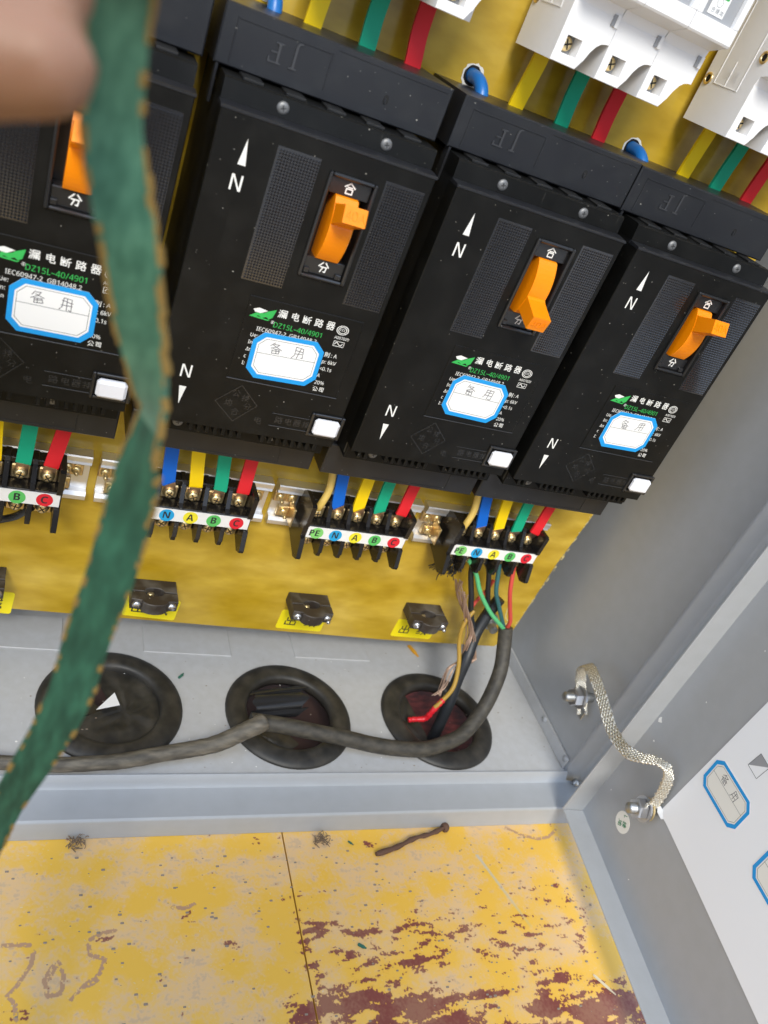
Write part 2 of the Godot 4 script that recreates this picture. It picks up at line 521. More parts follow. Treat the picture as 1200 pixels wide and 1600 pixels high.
func ground_material() -> StandardMaterial3D:
	var W := 1400
	var H := 700
	var im := Image.create(W, H, false, Image.FORMAT_RGB8)
	var a := FastNoiseLite.new(); a.seed = 3; a.frequency = 0.012; a.fractal_octaves = 5
	var b := FastNoiseLite.new(); b.seed = 14; b.frequency = 0.045; b.fractal_octaves = 4
	var c := FastNoiseLite.new(); c.seed = 25; c.frequency = 0.16; c.fractal_octaves = 3
	var maroon := [[124, 188, 9, 7, 1.1], [157, 187, 26, 6, 0.95], [190, 195, 24, 8, 0.9], [213, 206, 22, 8, 0.9], [290, 208, 16, 8, 0.8], [323, 214, 20, 10, 1.0], [350, 214, 18, 10, 0.9], [344, 200, 12, 5, 0.5],
		[193, 186, 10, 3, 0.7], [246, 193, 22, 3, 0.75], [308, 191, 20, 3, 0.6], [203, 168, 13, 5, 0.62], [222, 170, 8, 4, 0.4], [143, 139, 10, 5, 0.6], [168, 145, 12, 3, 0.62], [206, 145, 12, 3.5, 0.66], [226, 146, 8, 3, 0.4],
		[160, 175, 12, 3, 0.5], [178, 175, 10, 4, 0.45], [256, 169, 8, 5, 0.5], [297, 181, 10, 4, 0.5], [395, 167, 8, 5, 0.45], [131, 146, 5, 22, 0.5], [133, 176, 5, 16, 0.55],
		[122, 76, 7, 3, 0.45], [-6, 72, 6, 2.5, 0.4], [196, 84, 9, 3, 0.5], [60, 122, 3, 4, 0.5], [12, 133, 6, 2, 0.4], [84, 143, 4, 3, 0.35], [-37, 174, 6, 8, 0.5], [230, 152, 40, 10, 0.34], [300, 160, 40, 14, 0.3], [180, 160, 40, 10, 0.34], [330, 130, 30, 14, 0.22], [160, 215, 60, 14, 0.8], [260, 232, 90, 16, 0.8]]
	for i in maroon:
		i[0] = gx(i[0])
		i[1] = i[1] - 3.7
	var ye := Color(0.74, 0.435, 0.055)
	var yl := Color(0.72, 0.455, 0.145)
	var pale := Color(0.66, 0.44, 0.235)
	var gr := Color(0.46, 0.35, 0.24)
	var mar := Color(0.19, 0.045, 0.032)
	var mar2 := Color(0.27, 0.115, 0.07)
	for y in H:
		var z := 40.0 + y * 0.5
		for x in W:
			var X := -200.0 + x * 0.5
			var n1 := a.get_noise_2d(x, y)
			var n2 := b.get_noise_2d(x * 0.55, y * 1.4)
			var n3 := c.get_noise_2d(x, y)
			var col := ye.lerp(yl, clampf(0.5 + n1 * 1.6 + n3 * 0.3, 0.0, 1.0))
			col = col.lerp(pale, clampf((n1 * 1.0 + n2 * 0.7 + n3 * 0.55 + 0.10) * 1.5, 0.0, 0.8))
			col = col.lerp(gr, clampf((n1 * 0.5 + n2 * 0.9 + n3 * 0.5 - 0.40) * 3.0, 0.0, 0.5))
			var k := 0.0
			for g in maroon:
				var dx: float = (X - g[0]) / g[2]
				if dx > 2.2 or dx < -2.2:
					continue
				var dz: float = (z - g[1]) / g[3]
				if dz > 2.2 or dz < -2.2:
					continue
				k = maxf(k, g[4] * exp(-(dx * dx + dz * dz) * 0.55))
			var s := k * 1.05 + n2 * 0.75 + n3 * 0.3 - 0.58 + (0.08 if X > 135.0 and z > 120.0 else 0.0)
			if s > -0.13 and s <= 0.0:
				col = col.lerp(Color(0.56, 0.27, 0.03), 0.45 * (s + 0.13) / 0.13)
			if s > 0.0:
				col = mar.lerp(mar2, clampf(0.45 + n1 * 1.5 + n3 * 0.6, 0.0, 1.0))
			elif n3 * 0.6 + n2 * 0.7 > 0.73:
				col = mar2
			elif n3 < -0.64 and n2 < -0.05:
				col = col.lerp(Color(0.55, 0.53, 0.5), 0.7)
			im.set_pixel(x, y, col.linear_to_srgb())
	# scratched strokes of worn handwriting, and a long pale scrape
	var marks := [
		[[-20, 153, -15, 144, -12, 151, -13, 161, -20, 162, -22, 153, -18, 146], 0.9], [[1, 136, 2, 142, 10, 145, 7, 153, -2, 159, -8, 165], 0.9], [[2, 133, 9, 130, 16, 129], 0.7], [[-45, 132, -38, 132, -30, 133], 0.7],
		[[-28, 137, -29, 144, -36, 155, -40, 159, -36, 164, -35, 172], 1.0], [[316, 75, 328, 82, 341, 86, 352, 85, 363, 79], 0.9], [[50, 118, 58, 119, 64, 117], 0.6], [[-2, 159, 3, 158, 6, 156], 0.8]]
	for mk in marks:
		var p: Array = mk[0]
		for i in range(0, p.size() - 2, 2):
			var A := Vector2(gx(p[i]), p[i + 1] - 3.7)
			var B := Vector2(gx(p[i + 2]), p[i + 3] - 3.7)
			for q in 60:
				var w := A.lerp(B, q / 59.0)
				var px := int((w.x + 200.0) * 2.0)
				var py := int((w.y - 40.0) * 2.0)
				for oy in range(-2, 3):
					for ox in range(-2, 3):
						if ox * ox + oy * oy > 4 or c.get_noise_2d((px + ox) * 0.8, (py + oy) * 0.8) < -0.32 * mk[1]:
							continue
						im.set_pixel(px + ox, py + oy, mar2.lerp(pale, 0.42).linear_to_srgb())
	for q in 260:
		var w := Vector2(gx(280), 92.3).lerp(Vector2(gx(302), 150.0), q / 259.0)
		for ox in range(-2, 3):
			var px := int((w.x + 200.0) * 2.0) + ox
			var py := int((w.y - 40.0) * 2.0)
			im.set_pixel(px, py, im.get_pixel(px, py).lerp(Color(0.72, 0.70, 0.64), 0.65 * (1.0 - q / 330.0)))
	var m := mat("worn_paint", Color.WHITE, 0.62)
	m.albedo_texture = ImageTexture.create_from_image(im)
	m.heightmap_enabled = true
	m.heightmap_texture = m.albedo_texture
	m.heightmap_scale = 0.02
	return m

# ---------------------------------------------------------------- scene
const X := Vector3(1, 0, 0)
const Y := Vector3(0, 1, 0)
const Z := Vector3(0, 0, 1)

func _ready() -> void:
	rng.seed = 20
	view_and_light()
	materials()
	ground()
	cabinet()
	board()
	breakers()
	small_breakers()
	terminals()
	upper_strips()
	lower_strips()
	clamps()
	grommets()
	cables()
	ground_strap()
	door_papers()
	litter()
	hand_and_strap()

func view_and_light() -> void:
	var cam := Camera3D.new()
	cam.name = "camera"
	cam.fov = 64.02
	cam.keep_aspect = Camera3D.KEEP_HEIGHT
	cam.near = 0.01
	cam.far = 200.0
	cam.transform = Transform3D(Basis(Vector3(0.895133, 0.354159, 0.270757), Vector3(-0.124416, 0.781682, -0.611142), Vector3(-0.428087, 0.513366, 0.743772)).orthonormalized(), Vector3(-0.079081, 0.192368, 0.378374))
	var lens := CameraAttributesPhysical.new()
	lens.frustum_focal_length = 4.5
	lens.frustum_focus_distance = 0.5
	lens.exposure_aperture = 1.7
	cam.attributes = lens
	cam.current = true
	add_child(cam)
	cam.fov = 64.02

	var sky_look := ProceduralSkyMaterial.new()
	sky_look.sky_top_color = Color(0.80, 0.88, 1.0)
	sky_look.sky_horizon_color = Color(0.88, 0.93, 1.0)
	sky_look.sky_curve = 0.2
	sky_look.ground_bottom_color = Color(0.42, 0.40, 0.37)
	sky_look.ground_horizon_color = Color(0.62, 0.62, 0.60)
	sky_look.sun_angle_max = 30.0
	var sky := Sky.new()
	sky.sky_material = sky_look
	var env := Environment.new()
	env.background_mode = Environment.BG_SKY
	env.sky = sky
	env.tonemap_mode = Environment.TONE_MAPPER_LINEAR
	env.tonemap_exposure = 2.25
	env.sdfgi_enabled = true
	env.ssao_enabled = true
	env.ssil_enabled = true
	var we := WorldEnvironment.new()
	we.name = "environment"
	we.environment = env
	add_child(we)

	var sun := DirectionalLight3D.new()
	sun.name = "sun"
	sun.light_energy = 0.5
	sun.light_color = Color(1.0, 0.985, 0.95)
	sun.light_angular_distance = 22.0
	sun.shadow_enabled = true
	add_child(sun)
	sun.look_at_from_position(Vector3(-0.34, 1.0, 1.0), Vector3.ZERO)

func ground() -> void:
	var st := begin()
	box(st, v(-60000, GROUND_Y - 40, -60000), v(60000, GROUND_Y - 19, 60000), 0)
	structure(put("ground", st, M.concrete))
	var root := Node3D.new()
	root.name = "plywood_floor"
	add_child(root)
	structure(root)
	var paint := ground_material()
	var joint := [gx(130), 66.0, gx(129), 192.0]
	# two panels that meet in an open joint running away under the cabinet
	for side in 2:
		st = begin()
		var zs := [-330.0, 62.0, joint[3], 1100.0]
		var xs := []
		for z in zs:
			xs.append(joint[0] + (joint[2] - joint[0]) * (z - joint[1]) / (joint[3] - joint[1]) + (0.55 if side else -0.55))
		var far_x := 1250.0 if side else -1000.0
		for i in 3:
			var z0: float = zs[i]
			var z1: float = zs[i + 1]
			var in_a: float = xs[i]
			var in_b: float = xs[i + 1]
			var pts := [v(in_a, GROUND_Y, z0), v(far_x, GROUND_Y, z0), v(far_x, GROUND_Y, z1), v(in_b, GROUND_Y, z1)]
			if side == 0:
				pts.reverse()
			for t in [[0, 1, 2], [0, 2, 3]]:
				for k in [t[0], t[1], t[2]]:
					var p: Vector3 = pts[k]
					st.set_uv(Vector2((p.x + 200.0) / 700.0, (p.z - 40.0) / 350.0))
					st.add_vertex(p * U)
			st.set_uv(Vector2(0.45, 0.98))
			var q := [v(in_a, GROUND_Y, z0), v(in_b, GROUND_Y, z1), v(in_b, GROUND_Y - 18, z1), v(in_a, GROUND_Y - 18, z0)]
			face(st, q, v(far_x, GROUND_Y - 9, (z0 + z1) / 2))
		put("panel", st, paint, root)

func door_frame_point(a: float, y: float, h: float) -> Vector3:
	return v(380.0, 0, 76.2) + v(-0.10999, 0, 0.99393) * a + Y * y + v(-0.99393, 0, -0.10999) * h

const DX := Vector3(-0.10999, 0, 0.99393)
const DN := Vector3(-0.99393, 0, -0.10999)

func cabinet() -> void:
	var c := thing("electrical_cabinet", "light grey sheet steel electrical cabinet standing with its door swung open", "cabinet", Vector3.ZERO)
	var xl := -190.0
	var xw := 381.5
	var top := 400.0
	var zb := -112.0
	# bottom plate with three cable holes
	var pl := CSGBox3D.new()
	pl.name = "bottom_plate"
	pl.size = Vector3(xw - xl, 1.5, 39.0 - zb) * U
	pl.position = Vector3((xw + xl) / 2, FLOOR_Y - 0.75, (39.0 + zb) / 2) * U
	pl.material = M.dusty_grey_paint
	c.add_child(pl)
	for h in [[13.0, -20.0], [145.0, -15.0], [275.5, -13.0]]:
		var cut := CSGCylinder3D.new()
		cut.name = numbered("cut", pl)
		cut.operation = CSGShape3D.OPERATION_SUBTRACTION
		cut.radius = 40.0 * U
		cut.height = 10.0 * U
		cut.sides = 40
		pl.add_child(cut)
		cut.position = Vector3(h[0], FLOOR_Y, h[1]) * U - pl.position
	var st := begin()
	box(st, v(xl, FLOOR_Y - 1.6, zb - 1.5), v(xw + 1.5, top, zb), 0)
	put("back_wall", st, M.grey_paint, c)
	st = begin()
	box(st, v(xl - 1.5, FLOOR_Y - 1.6, zb), v(xl, top, 40), 0)
	box(st, v(xl - 22, FLOOR_Y - 20, 38.5), v(xl - 0.1, top, 40), 0)
	put("side_wall", st, M.grey_paint, c)
	st = begin()
	box(st, v(xw, FLOOR_Y + 0.2, zb), v(xw + 1.5, top, 37.4), 0)
	put("side_wall", st, M.grey_paint, c)
	st = begin()
	box(st, v(xl - 22, top, zb), v(xw + 22, top + 1.5, 66), 0)
	put("roof", st, M.grey_paint, c)
	# folded edge of the bottom plate up the side wall, with two spot dimples
	st = begin()
	prism(st, poly([zb, FLOOR_Y + 0.3, 36.0, FLOOR_Y + 0.3, 36.0, FLOOR_Y + 11.5, zb, FLOOR_Y + 13.0]), v(xw - 1.6, 0, 0), Z, Y, -1.2, 0.3, 0.3)
	put("floor_flange", st, M.dusty_grey_paint, c)
	for z in [-9.0, 33.0]:
		st = begin()
		lathe(st, v(xw - 1.8, FLOOR_Y + 9.0, z), -X, [Vector2(3.2, 0), Vector2(2.6, 1.2), Vector2(0, 1.7)], 14)
		put("spot_weld", st, M.grey_paint, c)
	# front sill: edge, drop, ledge and outer face
	st = begin()
	var a := [v(xl, FLOOR_Y + 2.5, 38.0), v(xw, FLOOR_Y + 2.5, 41.5)]
	var rows := []
	for i in 2:
		var e: Vector3 = a[i]
		var x2: float = xl - 22 if i == 0 else xw + 22.0
		var out_l := 62.2 if i == 0 else 68.0
		rows.append([v(e.x, FLOOR_Y - 1.0, e.z - 1.6), v(e.x, e.y - 0.7, e.z - 1.6), v(e.x, e.y, e.z - 1.0), v(e.x, e.y - 0.5, e.z - 0.1), v(e.x + (0.0 if i == 0 else 4.0), FLOOR_Y - 8.0, e.z + 0.4), v(x2, FLOOR_Y - 9.2, e.z + 2.0), v(x2, FLOOR_Y - 9.5, out_l - 1.6), v(x2, FLOOR_Y - 10.2, out_l - 0.4), v(x2, FLOOR_Y - 11.6, out_l), v(x2, GROUND_Y + 0.4, out_l + (-0.5 if i == 0 else 2.0))])
	for k in 9:
		smooth_id += 1
		st.set_smooth_group(9000 if k in [1, 2, 3, 4, 6, 7, 8] else smooth_id)
		quad(st, rows[0][k + 1], rows[1][k + 1], rows[1][k], rows[0][k])
	put("front_sill", st, M.grey_paint, c)
	# right side of the opening: the sheet steps out, then runs forward beside the door
	st = begin()
	st.set_smooth_group(9100)
	var fr := [[xw + 1.4, 30.0], [xw + 0.3, 37.0], [xw + 0.4, 38.6], [xw + 2.0, 39.4], [xw + 18.0, 39.4], [xw + 20.4, 40.6], [xw + 21.3, 43.0], [xw + 21.5, 70.0]]
	for k in fr.size() - 1:
		var p: Array = fr[k]
		var q: Array = fr[k + 1]
		quad(st, v(p[0], FLOOR_Y - 14, p[1]), v(q[0], FLOOR_Y - 14, q[1]), v(q[0], top, q[1]), v(p[0], top, p[1]))
	put("door_frame", st, M.grey_paint, c)
	st = begin()
	lathe(st, v(391.0, FLOOR_Y - 4.5, 47.0), v(-0.5, 0.6, 0.6), [Vector2(3.0, -3), Vector2(3.0, 3.0), Vector2(2.2, 4.0), Vector2(0, 4.2)], 14)
	put("hinge_pin", st, M.dull_steel, c)
	# thin steel pads under the board
	for p in [[-70.0, -22.0, -104.0, -70.0, 1.5], [38.0, 107.0, -104.0, -73.5, 0.5], [162.0, 231.0, -104.0, -75.5, 0.0]]:
		st = begin()
		box(st, v(p[0], FLOOR_Y + 0.02, p[2]), v(p[1], FLOOR_Y + 1.2, p[3]), 0.4, Transform3D(Basis(Y, deg_to_rad(-p[4] * 0.5)), Vector3.ZERO))
		put("foot_pad", st, M.dusty_grey_paint, c)
	# the door: a pan 20 mm deep, its inside towards us
	st = begin()
	var o := door_frame_point(0, 0, 0)
	prism(st, poly([0, FLOOR_Y, 0, top, 560, top, 560, FLOOR_Y]), o, DX, Y, 0.0, 1.4) if DX.cross(Y).dot(DN) > 0.0 else prism(st, poly([0, FLOOR_Y, 0, top, 560, top, 560, FLOOR_Y]), o, Y, DX, -1.4, 0.0)
	var door := put("door", st, M.grey_paint, c)
	st = begin()
	door_bar(st, v(-1.4, FLOOR_Y - 0.6, -1.4), v(0.4, top, 20), 0.5)
	put("hinge_flange", st, M.grey_paint, door)
	st = begin()
	door_bar(st, v(0.5, FLOOR_Y - 1.2, -1.4), v(560, FLOOR_Y + 0.4, 19.8), 0.5)
	put("bottom_flange", st, M.grey_paint, door)
	st = begin()
	door_bar(st, v(560.1, FLOOR_Y - 1.2, -1.4), v(561.6, top, 20), 0.5)
	put("latch_flange", st, M.grey_paint, door)
	paint_chips(c)

func paint_chips(c: Node3D) -> void:
	var st := begin()
	for q in [[4.0, -163.0, 2.6], [11.0, -178.0, 0.9], [9.0, -240.0, 0.8], [70.0, -262.0, 0.7], [24.0, -120.0, 0.8], [33.0, -60.0, 0.7]]:
		var p := PackedVector2Array()
		for k in 7:
			p.append(Vector2(cos(TAU * k / 7), sin(TAU * k / 7)) * q[2] * rng.randf_range(0.4, 1.1))
		flat(st, p, door_frame_point(q[0], q[1], 1.4), DX, Y, 0.06)
	for n in 46:
		var p := PackedVector2Array()
		var r := rng.randf_range(0.25, 0.8)
		for k in 6:
			p.append(Vector2(cos(TAU * k / 6), sin(TAU * k / 6)) * r * rng.randf_range(0.4, 1.3))
		flat(st, p, v(rng.randf_range(-60, 372), FLOOR_Y, rng.randf_range(-86, 34)), X, -Z, 0.08)
	stuff(put("paint_chips", st, M.white_print, c))

func door_bar(st: SurfaceTool, lo: Vector3, hi: Vector3, b: float) -> void:
	box(st, lo, hi, b, Transform3D(Basis(DX, Y, DN), v(380.0, 0, 76.2)))

func board() -> void:
	var b := thing("fibreglass_board", "yellow fibreglass mounting board that carries the breakers inside the cabinet", "mounting board")
	var st := begin()
	var zt := BOARD_Z
	prism(st, poly([-176, -240.5, 60, -246.2, 232, -250, 344, -249.4, 352.0, -236, 354.0, -222, 356.5, -147, 362.5, -92, 369, 360, -176, 360]), v(0, 0, 0), X, Y, zt - 4.0, zt, 0.35)
	put("sheet", st, M.fibreglass, b)
	# ragged pale splinters on the sawn edge and scratches
	st = begin()
	for i in 34:
		var t := rng.randf()
		var p := v(354.0 + t * 8.0, -222.0 + t * 130.0, zt)
		p.x += -1.4 if rng.randf() < 0.5 else -0.6
		strip(st, [p + v(rng.randf_range(-0.8, 0.2), 0, 0.1), p + v(rng.randf_range(-0.5, 0.7), rng.randf_range(1, 4.0), 0.2)], [X], [rng.randf_range(0.3, 1.0)], 0.2)
	for q in [[334, -200, 337, -212, 342, -217], [345, -214, 343, -219, 341, -222], [318, -236, 320, -246, 322, -248]]:
		strip(st, curve([v(q[0], q[1], zt + 0.1), v(q[2], q[3], zt + 0.15), v(q[4], q[5], zt + 0.1)], 4), [X], [1.1], 0.2)
	stuff(put("splinters", st, M.cut_fibreglass, b))
	var bolt := thing("hex_bolt", "steel hex bolt fixing the yellow board behind the thick cable", "bolt", v(322, -218, zt))
	st = begin()
	lathe(st, Vector3.ZERO, Z, [Vector2(9, 0), Vector2(9, 1.4), Vector2(5, 1.4)], 26, false)
	put("washer", st, M.dull_steel, bolt)
	st = begin()
	lathe(st, v(0, 0, 1.4), Z, [Vector2(6.6, 0), Vector2(6.6, 4.2), Vector2(5.8, 5), Vector2(0, 5)], 6, false)
	lathe(st, v(0, 0, 6.4), Z, [Vector2(3.8, 0), Vector2(3.8, 6.5), Vector2(3.2, 7.2), Vector2(0, 7.2)], 16)
	put("nut", st, M.dull_steel, bolt)

# ---------------------------------------------------------------- the four large breakers
func screw(st: SurfaceTool, o: Vector3, n: Vector3, r: float, h: float, slot := 2) -> void:
	lathe(st, o, n, [Vector2(r, 0), Vector2(r, h * 0.45), Vector2(r * 0.82, h * 0.85), Vector2(r * 0.45, h), Vector2(r * 0.42, h), Vector2(0, h)], 18)

func cross_slot(st: SurfaceTool, o: Vector3, n: Vector3, r: float, turn: float) -> void:
	var ex := n.cross(Vector3(0.1, 0.95, 0.2)).normalized().rotated(n, turn)
	var ey := n.cross(ex)
	for d in [ex, ey]:
		var e: Vector3 = n.cross(d)
		quad(st, o - d * r - e * r * 0.16, o + d * r - e * r * 0.16, o + d * r + e * r * 0.16, o - d * r + e * r * 0.16)
		o += n * 0.02

func breakers() -> void:
	var label := ["black circuit breaker half hidden by the hanging green strap", "black circuit breaker with raised lever, largest in view, right of the green strap", "black circuit breaker whose orange lever points down", "black circuit breaker beside the bare grey side wall, with raised lever"]
	var proto := make_breaker()
	var items := [proto]
	for i in 3:
		var d: Node3D = proto.duplicate()
		d.name = numbered("circuit_breaker")
		add_child(d)
		items.append(d)
	var at := [v(-115, 0, 0), v(0, 0, 0), v(116, 0.3, 0), v(229.3, 0, 0)]
	for i in 4:
		var d: Node3D = items[i]
		d.position = at[i] * U
		tag(d, label[i], "circuit breaker", "circuit breakers in a row")
	items[2].get_node("upper_cover").position.x += 1.6 * U
	items[3].get_node("upper_cover").position.x += -1.2 * U
	items[2].get_node("lower_cover").position.x += 0.4 * U
	items[2].get_node("rocker/lever").rotation.x = deg_to_rad(19.0)
	items[2].get_node("rocker/lever").position = v(0, 89, -20) * U
	for i in 4:
		items[i].get_node("lower_cover").position.y += [0.0, 0.0, -0.6, 0.0][i] * U
	for i in 4:
		items[i].rotation.z = deg_to_rad([0.0, 0.0, 0.15, -0.1][i])
	var rot := [0.6, 2.2, -1.2, 1.4]
	var spot := [v(49.2, 17.2, 0.75), v(47.0, 18.0, 0.75), v(46.8, 18.4, 0.75), v(48.6, 19.0, 0.75)]
	var who := ["blue bordered label on the breaker behind the green strap", "blue bordered label on the largest breaker right of the strap", "blue bordered label on the breaker whose lever points down", "blue bordered label on the breaker beside the bare side wall"]
	for i in 4:
		paper_label(who[i], at[i] + spot[i], Basis(Z, deg_to_rad(rot[i])), 38.0, 26.0, "label_white", "spare labels on the breakers", i)

func paper_label(label: String, at: Vector3, turn: Basis, w: float, h: float, white: String, group: String, variant: int) -> Node3D:
	var t := thing("paper_label", label, "label", at, group)
	t.basis = turn
	var c := 5.0
	var oct := func(k: float) -> PackedVector2Array:
		var a := w / 2 - k
		var b := h / 2 - k
		var e := c - k * 0.42
		return poly([a, -b + e, a, b - e, a - e, b, -a + e, b, -a, b - e, -a, -b + e, -a + e, -b, a - e, -b])
	var st := begin()
	prism(st, oct.call(0.0), Vector3.ZERO, X, Y, -0.1, 0.02)
	put("paper", st, M[white], t)
	st = begin()
	ring(st, oct.call(0.0), oct.call(2.4), Vector3.ZERO, X, Y, 0.05)
	put("border", st, M.label_blue, t)
	st = begin()
	ring(st, oct.call(3.3), oct.call(3.52), Vector3.ZERO, X, Y, 0.05)
	strip(st, [v(-w / 2 + 3.4, 1.5, 0.05), v(w / 2 - 3.4, 1.3, 0.05)], [Y], [0.22], 0.02)
	put("ruled_line", st, M.label_line, t)
	st = begin()
	strokes(st, G.bei, v(-10.5 + variant * 0.4, 8.6, 0), Basis(Z, 0.08 - variant * 0.06) * X, Basis(Z, 0.1) * Y, 6.8, 0.34, 0.05, 6.0)
	strokes(st, G.yong, v(2.2 + variant * 0.5, 8.6, 0), Basis(Z, -0.08 + variant * 0.05) * X, Basis(Z, -0.06) * Y, 7.0, 0.34, 0.05, 7.0)
	put("handwriting", st, M.grey_pencil, t)
	return t

func make_breaker() -> Node3D:
	var b := thing("circuit_breaker", "", "circuit breaker")
	var st := begin()
	box(st, v(-13.6, -38, -72.9), v(88.9, 134, -10.2), 0.6)
	put("body", st, M.black_body, b)
	# front plate: two sheets with the switch window between them
	st = begin()
	prism(st, poly([-14.2, -12, 39.2, -12, 39.2, 0, -13.7, 0, -14.2, -0.5]), v(0, 124.6, 0), X, Z, 0.0, 154.1)
	prism(st, poly([63.4, -12, 89.8, -12, 89.8, -0.5, 89.3, 0, 63.4, 0]), v(0, 124.6, 0), X, Z, 0.0, 154.1)
	box(st, v(39.2, -29.5, -12), v(63.4, 63.4, 0), 0.0)
	box(st, v(39.2, 114.2, -12), v(63.4, 124.6, 0), 0.0)
	put("face_plate", st, M.black_face, b)
	st = begin()
	prism(st, poly([124.6, -9, 124.6, 0.0, 124.9, 0.35, 125.6, 0.35, 126.1, -0.6, 126.6, -9]), v(-14.6, 0, 0), Y, Z, 0.0, 104.8)
	put("top_ridge", st, M.black_cover, b)
	st = begin()
	prism(st, poly([126.6, -30, 126.6, -9.4, 134.8, -10.2, 135.6, -11.2, 135.6, -30]), v(-13.9, 0, 0), Y, Z, 0.0, 103.4)
	put("screw_strip", st, M.black_face, b)
	st = begin()
	for k in 5:
		var x0 := -6.0 + k * 19.5
		box(st, v(x0, 135.3, -26), v(x0 + 9.5, 136.8, -12.5), 0.4)
	stuff(put("vent_teeth", st, M.black_body, b))
	# covers over the terminals
	st = begin()
	prism(st, poly([-18.0, 136.9, 92.3, 136.9, 92.3, 161.3, -18.0, 161.3]), Vector3.ZERO, X, Y, -72.9, -23.5, 0.7)
	var cov := put("upper_cover", st, M.black_cover, b)
	st = begin()
	for e in [[v(-12, 138.6, -23.5), v(-11.4, 156.8, -23.2)], [v(31.2, 141.5, -23.5), v(31.8, 156.8, -23.2)], [v(-12, 156.2, -23.5), v(31.8, 156.8, -23.2)]]:
		box(st, e[0], e[1], 0.1)
	box(st, v(34, 158.6, -23.5), v(90, 159.0, -23.25), 0.1)
	put("raised_rim", st, M.black_cover, cov)
	st = begin()
	letters(st, "J F", v(10.5, 149.0, -23.5), -X, -Y, 8.4, 0.0, 0, "Droid Serif", 0.6)
	put("embossed_lettering", st, M.raised_letter, cov)
	st = begin()
	flat(st, rounded(2.6, 4.2, 1.2), v(61.5, 146.8, -23.5), X, Y, 0.03)
	put("sealing_hole", st, M.dark_hole, cov)
	st = begin()
	box(st, v(60.6, 145.0, -23.6), v(61.5, 147.4, -22.7), 0.2)
	put("sealing_lug", st, M.black_cover, cov)
	st = begin()
	box(st, v(-16.8, 120.5, -30), v(-15.4, 137, -24), 0.3)
	put("side_tab", st, M.black_cover, cov)
	st = begin()
	prism(st, poly([-17.6, -61.8, 91.4, -61.8, 91.4, -40.5, -17.6, -40.5]), Vector3.ZERO, X, Y, -72.9, -23.5, 0.7)
	var low := put("lower_cover", st, M.black_cover, b)
	st = begin()
	box(st, v(16, -60.0, -23.5), v(70, -59.4, -23.2), 0.1)
	box(st, v(70, -60.0, -23.5), v(70.6, -47, -23.2), 0.1)
	put("raised_rim", st, M.black_cover, low)
	# step below the face with teeth and half hidden screws
	st = begin()
	box(st, v(-13.0, -40.5, -30), v(88.4, -29.5, -9.0), 0.4)
	put("lower_step", st, M.black_face, b)
	st = begin()
	for k in 21:
		if k in [2, 3, 11, 12]:
			continue
		var x0 := -9.0 + k * 4.4
		box(st, v(x0, -34.0 - (k % 2) * 0.4, -9.5), v(x0 + 2.1, -29.4, -0.9), 0.3)
	stuff(put("vent_teeth", st, M.black_face, b))
	for p in [v(13.2, 130.6, -10.6), v(64.0, 130.6, -10.6), v(4.0, -34.2, -9.0), v(56.0, -34.2, -9.0)]:
		st = begin()
		screw(st, p, Z, 2.9, 1.9)
		var sc := put("screw", st, M.grey_screw, b)
		st = begin()
		cross_slot(st, p + v(0, 0, 1.94), Z, 1.2, 0.4)
		put("slot", st, M.dark_hole, sc)
	# the two knurled fields beside the switch
	for x0 in [13.9, 66.9]:
		st = begin()
		box(st, v(x0 - 0.5, 54.4, 0.0), v(x0 + 20.0, 117.4, 0.12), 0.05)
		var pitch := 1.4
		for i in 14:
			for j in 44:
				var cx: float = x0 + 0.3 + (i + 0.5) * pitch
				var cy: float = 54.9 + (j + 0.5) * pitch
				var r := pitch * 0.5
				var top := v(cx, cy, 0.95)
				var q := [v(cx - r, cy, 0.12), v(cx, cy - r, 0.12), v(cx + r, cy, 0.12), v(cx, cy + r, 0.12)]
				for k in 4:
					tri(st, q[k], q[(k + 1) % 4], top)
		stuff(put("knurled_panel", st, M.knurl, b))
	# switch
	st = begin()
	var fo := [v(39.2, 63.4, 0), v(63.4, 114.2, 0)]
	var w := 1.7
	box(st, v(fo[0].x, fo[0].y, -9), v(fo[0].x + w, fo[1].y, 1.7), 0.6)
	box(st, v(fo[1].x - w, fo[0].y, -9), v(fo[1].x, fo[1].y, 1.7), 0.6)
	box(st, v(fo[0].x + w, fo[0].y, -9), v(fo[1].x - w, fo[0].y + w, 1.7), 0.6)
	box(st, v(fo[0].x + w, fo[1].y - w, -9), v(fo[1].x - w, fo[1].y, 1.7), 0.6)
	box(st, v(fo[0].x + w, fo[0].y + w, -11.5), v(fo[1].x - w, fo[1].y - w, -9.9), 0.0)
	var frame := put("switch_frame", st, M.frame_black, b)
	st = begin()
	box(st, v(41.0, 104.6, -9.8), v(61.6, 112.3, -1.0), 0.4)
	put("switch_sill", st, M.frame_black, frame)
	st = begin()
	box(st, v(41.0, 65.2, -9.8), v(61.6, 73.4, -1.0), 0.4)
	put("switch_sill", st, M.frame_black, frame)
	st = begin()
	box(st, v(41.2, 65.4, -1.4), v(44.2, 68.0, 0.4), 0.3)
	put("stop_block", st, M.frame_black, frame)
	st = begin()
	box(st, v(57.8, 65.4, -1.4), v(61.0, 68.0, 0.4), 0.3)
	put("stop_block", st, M.frame_black, frame)
	st = begin()
	strokes(st, G.he, v(48.3, 111.4, -1.0), X, Y, 5.6, 0.62, 0.06)
	put("closed_mark", st, M.white_print, frame)
	st = begin()
	strokes(st, G.fen, v(48.3, 72.4, -1.0), X, Y, 5.6, 0.62, 0.06)
	put("open_mark", st, M.white_print, frame)
	st = begin()
	var arc := [[71.0, -12.0]]
	for k in 15:
		var g := deg_to_rad(-37.0 + 74.0 * k / 14.0)
		arc.append([89.0 + 25.5 * sin(g), -20.0 + 25.5 * cos(g)])
	arc.append([107.0, -12.0])
	var flatarc := []
